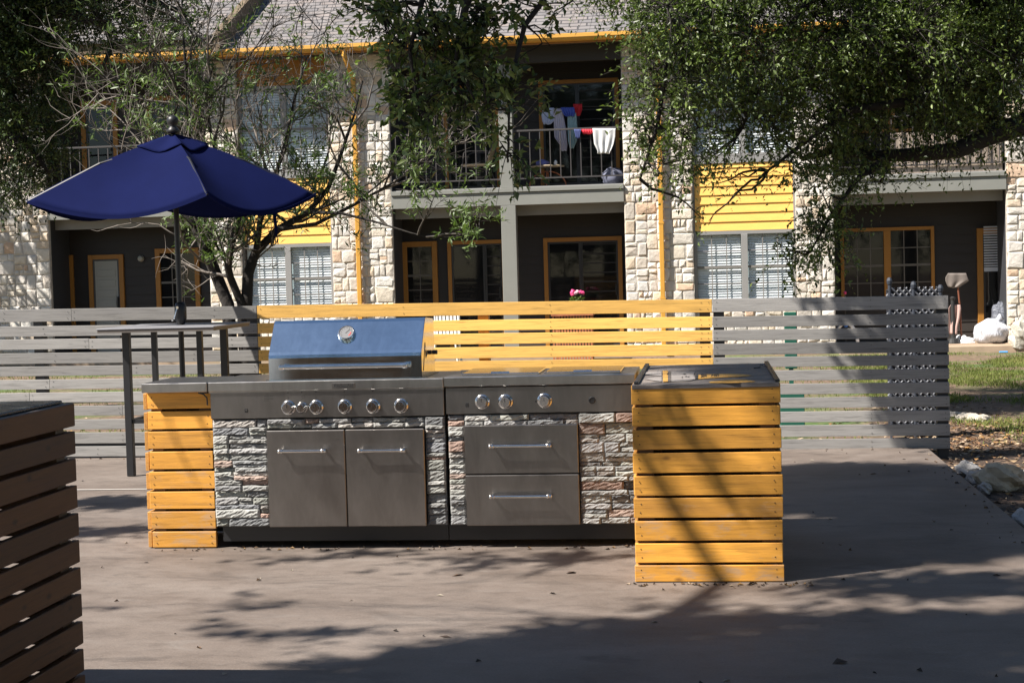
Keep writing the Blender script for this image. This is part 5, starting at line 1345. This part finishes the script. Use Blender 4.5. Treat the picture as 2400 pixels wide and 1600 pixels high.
# --- shade oak: stands left of and behind the camera, crown overhead, its lowest sprays hang into the top of the view
base3 = (6.4, 5.4, GZ)
def ov(gx, gy, rx, ry, h, w=1.0, rz=.45, z0=0.0):
    """crown clump at height h whose shadow lands round the ground point (gx, gy)"""
    k = (h-z0)/-LD.z; return (gx-LD.x/-LD.z*(h-z0), gy-LD.y/-LD.z*(h-z0), h, rx, ry, rz, w)
LDv = LD
bl3 = [pb(1010, 70, 9.6, 150, 80, .45, 1.0), pb(1090, 170, 9.4, 110, 70, .4, 1.0), pb(985, 240, 9.3, 55, 60, .25, .9), pb(1000, 300, 9.3, 45, 30, .2, .7), pb(1100, 250, 9.3, 40, 40, .2, .7), pb(1195, 230, 9.3, 55, 70, .22, .8), pb(1190, 330, 9.2, 26, 60, .14, .9),
       pb(880, 25, 9.8, 50, 35, .3, .5), pb(1190, 60, 9.6, 90, 40, .3, .6), pb(1330, 10, 9.7, 70, 25, .3, .2), pb(1300, 110, 9.5, 50, 40, .25, .2), pb(1080, -80, 9.7, 200, 50, .6, .7)]
bl3b = [(6.0, 4.5, 6.6, 3.4, 3.6, 2.0, 1), (7.5, 9.5, 6.2, 2.6, 3.6, 2.0, .8), (5.0, 0.0, 6.4, 3.4, 3.0, 1.8, .8)]
limb3 = [[((6.4, 5.4, 3.0), .2), ((4.6, 6.4, 4.3), .14), ((2.6, 7.6, 4.7), .10), ((.4, 8.6, 4.6), .07), ((-1.2, 9.3, 4.1), .05), (P3(1120, -90, 9.5), .04), (P3(1080, 60, 9.4), .018), (P3(1060, 200, 9.3), .007)],
         [((-1.2, 9.3, 4.1), .04), (P3(1320, -60, 9.6), .025), (P3(1230, 60, 9.4), .016), (P3(1195, 200, 9.3), .010), (P3(1190, 380, 9.2), .004)],
         [((-1.2, 9.3, 4.1), .04), (P3(1000, -40, 9.6), .02), (P3(960, 120, 9.4), .012), (P3(985, 280, 9.3), .005)],
         [((6.4, 5.4, 3.2), .2), ((7.0, 6.0, 5.0), .12), ((7.2, 6.4, 6.4), .06)]]
oak('overhead_oak', 'live oak spray of larger leaves hanging into the top centre of the view', 'tree', base3, [((6.4, 5.4, GZ), .36), ((6.4, 5.4, .6), .27), ((6.4, 5.4, 3.3), .22)], limb3, bl3, int(430*QUAL), 303, 'live_oak_leaves', leaf=.052, nl=12, L=.20, droop=.6, wl=.34, thr=.25, nsub=11, twig_share=1.0, subr=.018, wid=.5)

g9 = bpy.data.objects['overhead_oak']
P_, o_ = in_blobs(bl3b, 1500, 909, 1.2, -.3); lv_, _ = sprays(P_, o_, 910, 12, .5, .3, .15, .5); kites('unseen_upper_crown', *lv_, 'dark_oak_leaves', g9, base3)  # leaf mass out of view, added to cut skylight from the right
# crown of the same oak over the slab, outside the frame: casts the dappled shade seen on slab and fence
def gp(px, py): return G(px, py, 0)
sh = []
def add_sh(px, py, rx, ry, h=6.6, w=1.0, rz=.4): x, y = gp(px, py); sh.append(ov(x, y, rx, ry, h, w, rz))
for px, py, rx, ry, w in ((1150, 1560, .55, .22, 1), (1450, 1510, .55, .22, 1), (1750, 1490, .5, .25, 1), (2050, 1490, .5, .25, 1), (2350, 1490, .5, .28, 1), (1350, 1600, .7, .22, 1), (1800, 1600, .7, .3, 1), (2250, 1600, .7, .35, 1), (800, 1600, .35, .10, .7), (1600, 1700, 1.4, .4, 1),
                        (1500, 1445, .35, .05, .6), (1950, 1430, .3, .06, .7), (2080, 1365, .28, .10, .9), (2300, 1370, .4, .13, .9)):
    add_sh(px, py, rx, ry, 6.6, w)
for px, py, rx, ry, w in ((1950, 1110, .5, .45, .8), (2150, 1120, .5, .5, .8), (1930, 1165, .55, .45, .9), (2200, 1190, .6, .4, .9), (2180, 1235, .35, .2, .8), (2280, 1250, .5, .3, 1), (2270, 1290, .3, .12, .8), (2380, 1180, .5, .4, 1)):
    add_sh(px, py, rx, ry, 10.5, w*2.4)
for px, py, rx, ry, w in ((800, 1300, .20, .05, .7), (1000, 1305, .25, .06, .8), (1200, 1310, .3, .06, .9), (1400, 1312, .2, .07, .9), (260, 1180, .35, .18, .9), (230, 1240, .25, .15, .9), (430, 1420, .4, .06, .35), (700, 1480, .4, .05, .3)):
    add_sh(px, py, rx, ry, 5.8, w, .2)
def add_w(px, py, Y, rx, ry, h, w, rz=.3):          # shade landing on an upright plane
    x, z = W(px, py, Y); sh.append(ov(x, Y, rx, ry, h, w, rz, z))
oak_crown = oak('shade_oak', 'tall oak beside the slab whose crown throws the dappled shade over slab and fence', 'tree', (-9.0, -7.0, 0),
    [((-9.0, -7.0, .002), .4), ((-9.0, -7.0, 3.5), .28)], [[((-9.0, -7.0, 3.4), .24), ((-7.6, -3.0, 6.2), .15), ((-6.0, 1.2, 6.9), .08), ((-5.2, 4.5, 7.3), .04), ((-5.0, 8.0, 7.4), .02)], [((-9.0, -7.0, 3.4), .24), ((-7.0, -3.4, 6.0), .14), ((-5.6, .4, 6.6), .08), ((-5.0, 2.8, 6.6), .04)]],
    sh, 9500, 404, 'dark_oak_leaves', leaf=.085, nl=12, L=.26, droop=.3, wl=.40, thr=.02, nsub=3, twig_share=.2, wid=.5, subr=.012)
P_, o_ = in_blobs([(-6, -5, 7.0, 4.0, 3.5, 1.6, 1), (-1.0, -4.5, 7.0, 3.5, 3.0, 1.6, 1), (-3, -1.5, 7.6, 3.5, 2.0, 1.0, 1), (-9, -1, 6.5, 2.5, 3.5, 1.6, .6)], 2600, 911, 1.2, -.4)
lv_, _ = sprays(P_, o_, 912, 12, .5, .3, .15, .5); kites('unseen_upper_crown', *lv_, 'dark_oak_leaves', oak_crown, (-9.0, -7.0, 0))  # unseen leaf mass over and behind the camera, added to block skylight
cs = []
g6 = np.random.default_rng(66)
for i in range(58):
    py = g6.uniform(690, 1060); lo = 1890+.52*(py-700)+(40 if py > 930 else 0); px = lo+(2270-lo)*g6.uniform(0, 1)**.75
    x, z = W(px, py, YW); h = g6.uniform(4.5, 5.3); k = (h-z)/-LD.z; c = np.array([x-LD.x*k, YW-LD.y*k, h])
    cs.append(c+g6.normal(size=(5, 3))*np.array([.035, .035, .09]))
cs = np.concatenate(cs); lv_, _ = sprays(cs, g6.normal(size=cs.shape), 67, 11, .13, .3, .075, .5); kites('low_crown', *lv_, 'dark_oak_leaves', oak_crown, (-9.0, -7.0, 0))
# streaks on grill front and right crate come from a few thin branches of it
g5 = np.random.default_rng(55); m = MB()
for px, py, Y, rr_ in ((1560, 930, 7.36, .018), (1620, 1010, 7.36, .02), (1690, 1120, 7.36, .012), (1520, 1000, 7.36, .008), (380, 1000, 8.3, .008), (430, 930, 8.3, .011)):
    x, z = W(px, py, Y); h = 4.6; k = (h-z)/-LD.z; c = Vector((x, Y, z))-LD*k
    a = c+Vector((-.10, -.12, .05)); b = c+Vector((.12, .10, -.04)); m.tube([tuple(a), tuple(c), tuple(b)], [rr_*.8, rr_, rr_*.6], 5)
    P = np.array([tuple(c)])+g5.normal(size=(3, 3))*.05
pass
br = build(m, 'thin_branches', 'dark_bark', oak_crown, origin=(-9.0, -7.0, 0))

# unseen trees added behind the camera for steel reflections and blocked skylight
for i, (x, y, s) in enumerate(((-4, -9, 1.0), (3.5, -10, 1.1), (10, -6, 1.0), (-12, -5, 1.1))):
    bl = [(x, y, 4.6*s, 3.4*s, 2.4*s, 2.4*s, 1), (x+1.5, y, 3.2*s, 2.4*s, 2*s, 1.5*s, 1), (x-1.7, y, 3.0*s, 2.2*s, 2*s, 1.4*s, 1)]
    oak('unseen_oak', 'unseen oak added behind the camera, mirrored faintly in the grill', 'tree', (x, y, 0), [((x, y, 0), .35), ((x, y, 3.0), .22)], [[((x, y, 2.8), .2), ((x+1, y, 4.4), .12), ((x+1.6, y, 5.5), .06)], [((x, y, 2.8), .2), ((x-1, y, 4.2), .12), ((x-1.8, y, 5.0), .06)]], bl, 900, 500+i, 'dark_oak_leaves', leaf=.16, nl=12, L=.6, droop=.3, wl=1.4, thr=-.3, nsub=1, twig_share=.05, group='added oaks behind the camera')

# --- multi-stemmed desert willow like tree behind the fence
def willow():
    g = np.random.default_rng(77); Yt = 16.0; b = P3(577, 790, Yt); base = (b[0], Yt, GZ)
    t = thing('multi_stem_tree', 'slender multi-stemmed tree with bare grey twigs and sparse narrow leaves behind the umbrella', 'tree', base)
    stems = [
        [(545, 760, .11), (534, 712, .085), (505, 640, .08), (482, 583, .075), (458, 530, .065), (440, 450, .05), (452, 380, .04), (440, 300, .03), (438, 200, .022), (430, 90, .014), (426, 0, .009)],
        [(570, 770, .07), (565, 711, .055), (540, 650, .05), (534, 625, .05), (541, 576, .045), (560, 520, .035), (545, 430, .03), (500, 340, .022), (480, 240, .016), (500, 150, .010)],
        [(580, 770, .09), (578, 711, .078), (582, 640, .072), (600, 590, .062), (651, 538, .05), (723, 497, .04), (770, 440, .032), (800, 360, .024), (830, 270, .016), (850, 190, .009)],
        [(600, 590, .045), (610, 520, .035), (640, 430, .03), (670, 330, .022), (690, 230, .015), (720, 130, .009)],
        [(651, 538, .035), (740, 525, .028), (830, 480, .022), (900, 440, .015), (970, 400, .009)],
        [(723, 497, .028), (800, 500, .02), (880, 520, .014), (960, 545, .009), (1020, 560, .005)],
        [(458, 530, .04), (400, 470, .03), (350, 390, .02), (330, 300, .012), (320, 230, .007)],
        [(440, 450, .03), (390, 350, .02), (420, 230, .012), (400, 150, .007)],
        [(541, 576, .03), (580, 500, .022), (620, 400, .016), (610, 280, .010), (590, 180, .006)],
        [(534, 625, .02), (500, 560, .014), (470, 500, .010), (430, 470, .006)],
    ]
    m = MB(); Pts = []; yoff = [0, -.1, .15, .3, .2, -.2, .3, -.3, .5, -.2]
    for s, yo in zip(stems, yoff):
        pts = []
        for i, (px, py, r_) in enumerate(s):
            Y = Yt+yo*i/len(s)*3+g.normal()*.04; p = P3(px, py, Y)
            if py > 750: p = (p[0], p[1], GZ)
            pts.append(p)
        m.tube(pts, [q[2]*.78 for q in s], 10)
        for i in range(2, len(pts)-1):
            for f in (0, .33, .66): Pts.append((np.array(pts[i])*(1-f)+np.array(pts[i+1])*f, (np.array(pts[i+1])-np.array(pts[i])), s[i][2]))
    build(m, 'trunk', 'dark_bark', t, smooth=True, origin=base)
    m = MB(); mb2 = MB(); tips = []
    def grow(p, d, L, r_, lev, bare):
        n = 5; pts = [tuple(p)]; q = p.copy(); dd = d/np.linalg.norm(d)
        for i in range(n):
            dd = dd+g.normal(size=3)*.17+np.array([0, 0, .06 if bare else -.01]); dd /= np.linalg.norm(dd); q = q+dd*L/n; pts.append(tuple(q))
        (mb2 if bare else m).tube(pts, [r_*(1-.75*i/n) for i in range(n+1)], 4 if lev < 2 else 3, caps=False)
        if lev < 3:
            for k in range(5 if lev == 1 else 4):
                i = g.integers(1, n+1); a = g.normal(size=3)*.75+dd*1.0+np.array([0, 0, .25]); grow(np.array(pts[i]), a, L*g.uniform(.5, .75), r_*.5, lev+1, bare)
        else:
            for i in (2, 3, 5): tips.append((np.array(pts[i]), dd.copy(), bare))
    # fine twigs: bare and pale near the upper middle, leafy elsewhere
    for i, (p, d, r_) in enumerate(Pts):
        if g.random() < .25: continue
        # pixel of the point, for choosing what grows there
        v = Vector(p); 
        u = (v.x*math.cos(YAW)+v.y*math.sin(YAW))/(-v.x*math.sin(YAW)+v.y*math.cos(YAW))*F+1200; hgt = v.z
        bare = (g.random() < (.75 if 560 < u < 900 and hgt > 3.0 else (.85 if (u < 600 and hgt < 2.5) else (.5 if hgt > 2.6 else .3))))
        a = g.normal(size=3)*.8; a[2] = abs(a[2])*.7+.35; a += d/np.linalg.norm(d)*.7
        if hgt > .9: grow(p, a, g.uniform(.55, 1.15)*(1.0 if hgt > 1.6 else .6), .013+.10*r_, 1, bare)
    build(m, 'leafy_branches', 'oak_bark', t, smooth=True, origin=base); build(mb2, 'bare_twigs', 'twig_grey', t, smooth=True, origin=base)
    P = np.array([a for a, d, b in tips if (not b) or g.random() < .06]); D = np.array([d for a, d, b in tips if (not b)])[:len(P)]
    if len(D) < len(P): D = np.concatenate([D, g.normal(size=(len(P)-len(D), 3))])
    keep = g.random(len(P)) < np.where(P[:, 2] > 3.5, .34, .60); P = P[keep]; D = D[keep]
    lv, _ = sprays(P, D, 9, 9, .17, .3, .075, .24, .3, .1); kites('crown', *lv, 'willow_leaves', t, base, fold=.1)
    return len(P), len(Pts)
print('willow', willow())

# --- grass tufts and leaf litter
def grass():
    g = np.random.default_rng(12); n = 80000
    x = g.uniform(1.8, 6.6, n); y = 13.6+(26.6-13.6)*g.uniform(0, 1, n)**.9; x2 = g.uniform(-12, 1.8, n//3); y2 = g.uniform(14.0, 26.5, n//3)
    x = np.concatenate([x, x2]); y = np.concatenate([y, y2])
    Pn = np.stack([x, y, np.zeros(len(x))], 1); f = noise3(Pn, 31, 2.2); k = f+g.normal(size=len(x))*.3 > .25+np.where(y < 15.2, .3, 0)-np.where((y > 17.5) & (y < 25.0), .42, 0)
    P = Pn[k]; n = len(P); P[:, 2] = GZ
    D = g.normal(size=(n, 3))*.5; D[:, 2] = 1; N = g.normal(size=(n, 3)); tone = np.clip(.35+.2*f[k]+g.uniform(-.25, .35, n), 0, 1)
    o = kites('grass', P, D, N, g.uniform(.03, .075, n), g.uniform(.006, .012, n), tone, 'grass_blades', None, (3, 20, GZ), 'stuff', 0)
def litter():
    g = np.random.default_rng(13); m = MB(); pal = [(.12, .07, .04), (.2, .12, .06), (.07, .045, .03), (.32, .22, .12), (.4, .3, .2), (.16, .08, .035), (.04, .03, .02), (.3, .16, .05)]
    for i in range(7000):
        y = g.uniform(7.8, 17.5) if i % 3 else g.uniform(13.0, 15.5); x = SX+.02+abs(g.normal())*1.6 if i % 4 else g.uniform(-9, 2)
        if x < SX and y < 12.95: y = g.uniform(12.95, 15.5)
        if y > 15.4 and g.random() < .6: continue
        l = g.uniform(.012, .034); a = g.uniform(0, 6.28); w = l*g.uniform(.35, .7); c, s = math.cos(a), math.sin(a); h = [g.uniform(0, .022) for _ in range(4)]
        m.add([(x-l*c, y-l*s, GZ+.003+h[0]), (x-w*s, y+w*c, GZ+.004+h[1]), (x+l*c, y+l*s, GZ+.003+h[2]), (x+w*s, y-w*c, GZ+.004+h[3])], [(0, 1, 2), (0, 2, 3)], pal[g.integers(len(pal))])
    tag(build(m, 'leaf_litter', 'litter', origin=(3, 13, GZ)), kind='stuff')
grass(); litter()
# ================================================================== light
sun = bpy.data.lights.new('sun', 'SUN'); sun.energy = 5.0; sun.angle = R(.53); sun.color = (1.0, .94, .86)
so = bpy.data.objects.new('sun', sun); COL.objects.link(so); so.rotation_euler = (-LD).to_track_quat('Z', 'Y').to_euler(); so.location = (-20, -20, 30)
wd = bpy.data.worlds.new('World'); scene.world = wd; wd.use_nodes = True
nt = wd.node_tree; bg = nt.nodes['Background']; sky = nt.nodes.new('ShaderNodeTexSky'); sky.sky_type = 'NISHITA'; sky.sun_disc = False
sky.sun_elevation = math.asin(-LD.z); sky.sun_rotation = math.atan2(-LD.x, -LD.y); sky.air_density = 1.0; sky.dust_density = .3; sky.ozone_density = 1.2
nt.links.new(sky.outputs[0], bg.inputs[0]); bg.inputs[1].default_value = .05
scene.view_settings.view_transform = 'Standard'; scene.view_settings.look = 'None'; scene.view_settings.exposure = 1.2; scene.view_settings.gamma = 1
# ================================================================== camera
cam = bpy.data.cameras.new('camera'); cam.sensor_width = 36; cam.lens = F*36/2400; cam.clip_end = 600; cam.clip_start = .05
co = bpy.data.objects.new('camera', cam); COL.objects.link(co); scene.camera = co
co.location = (0, 0, H)
co.rotation_euler = (Matrix.Rotation(YAW, 3, 'Z') @ Matrix.Rotation(math.pi/2-PIT, 3, 'X') @ Matrix.Rotation(-ROL, 3, 'Z')).to_euler()
scene.render.resolution_x = 1024; scene.render.resolution_y = 682
scene.cycles.max_bounces = 8; scene.cycles.transparent_max_bounces = 12
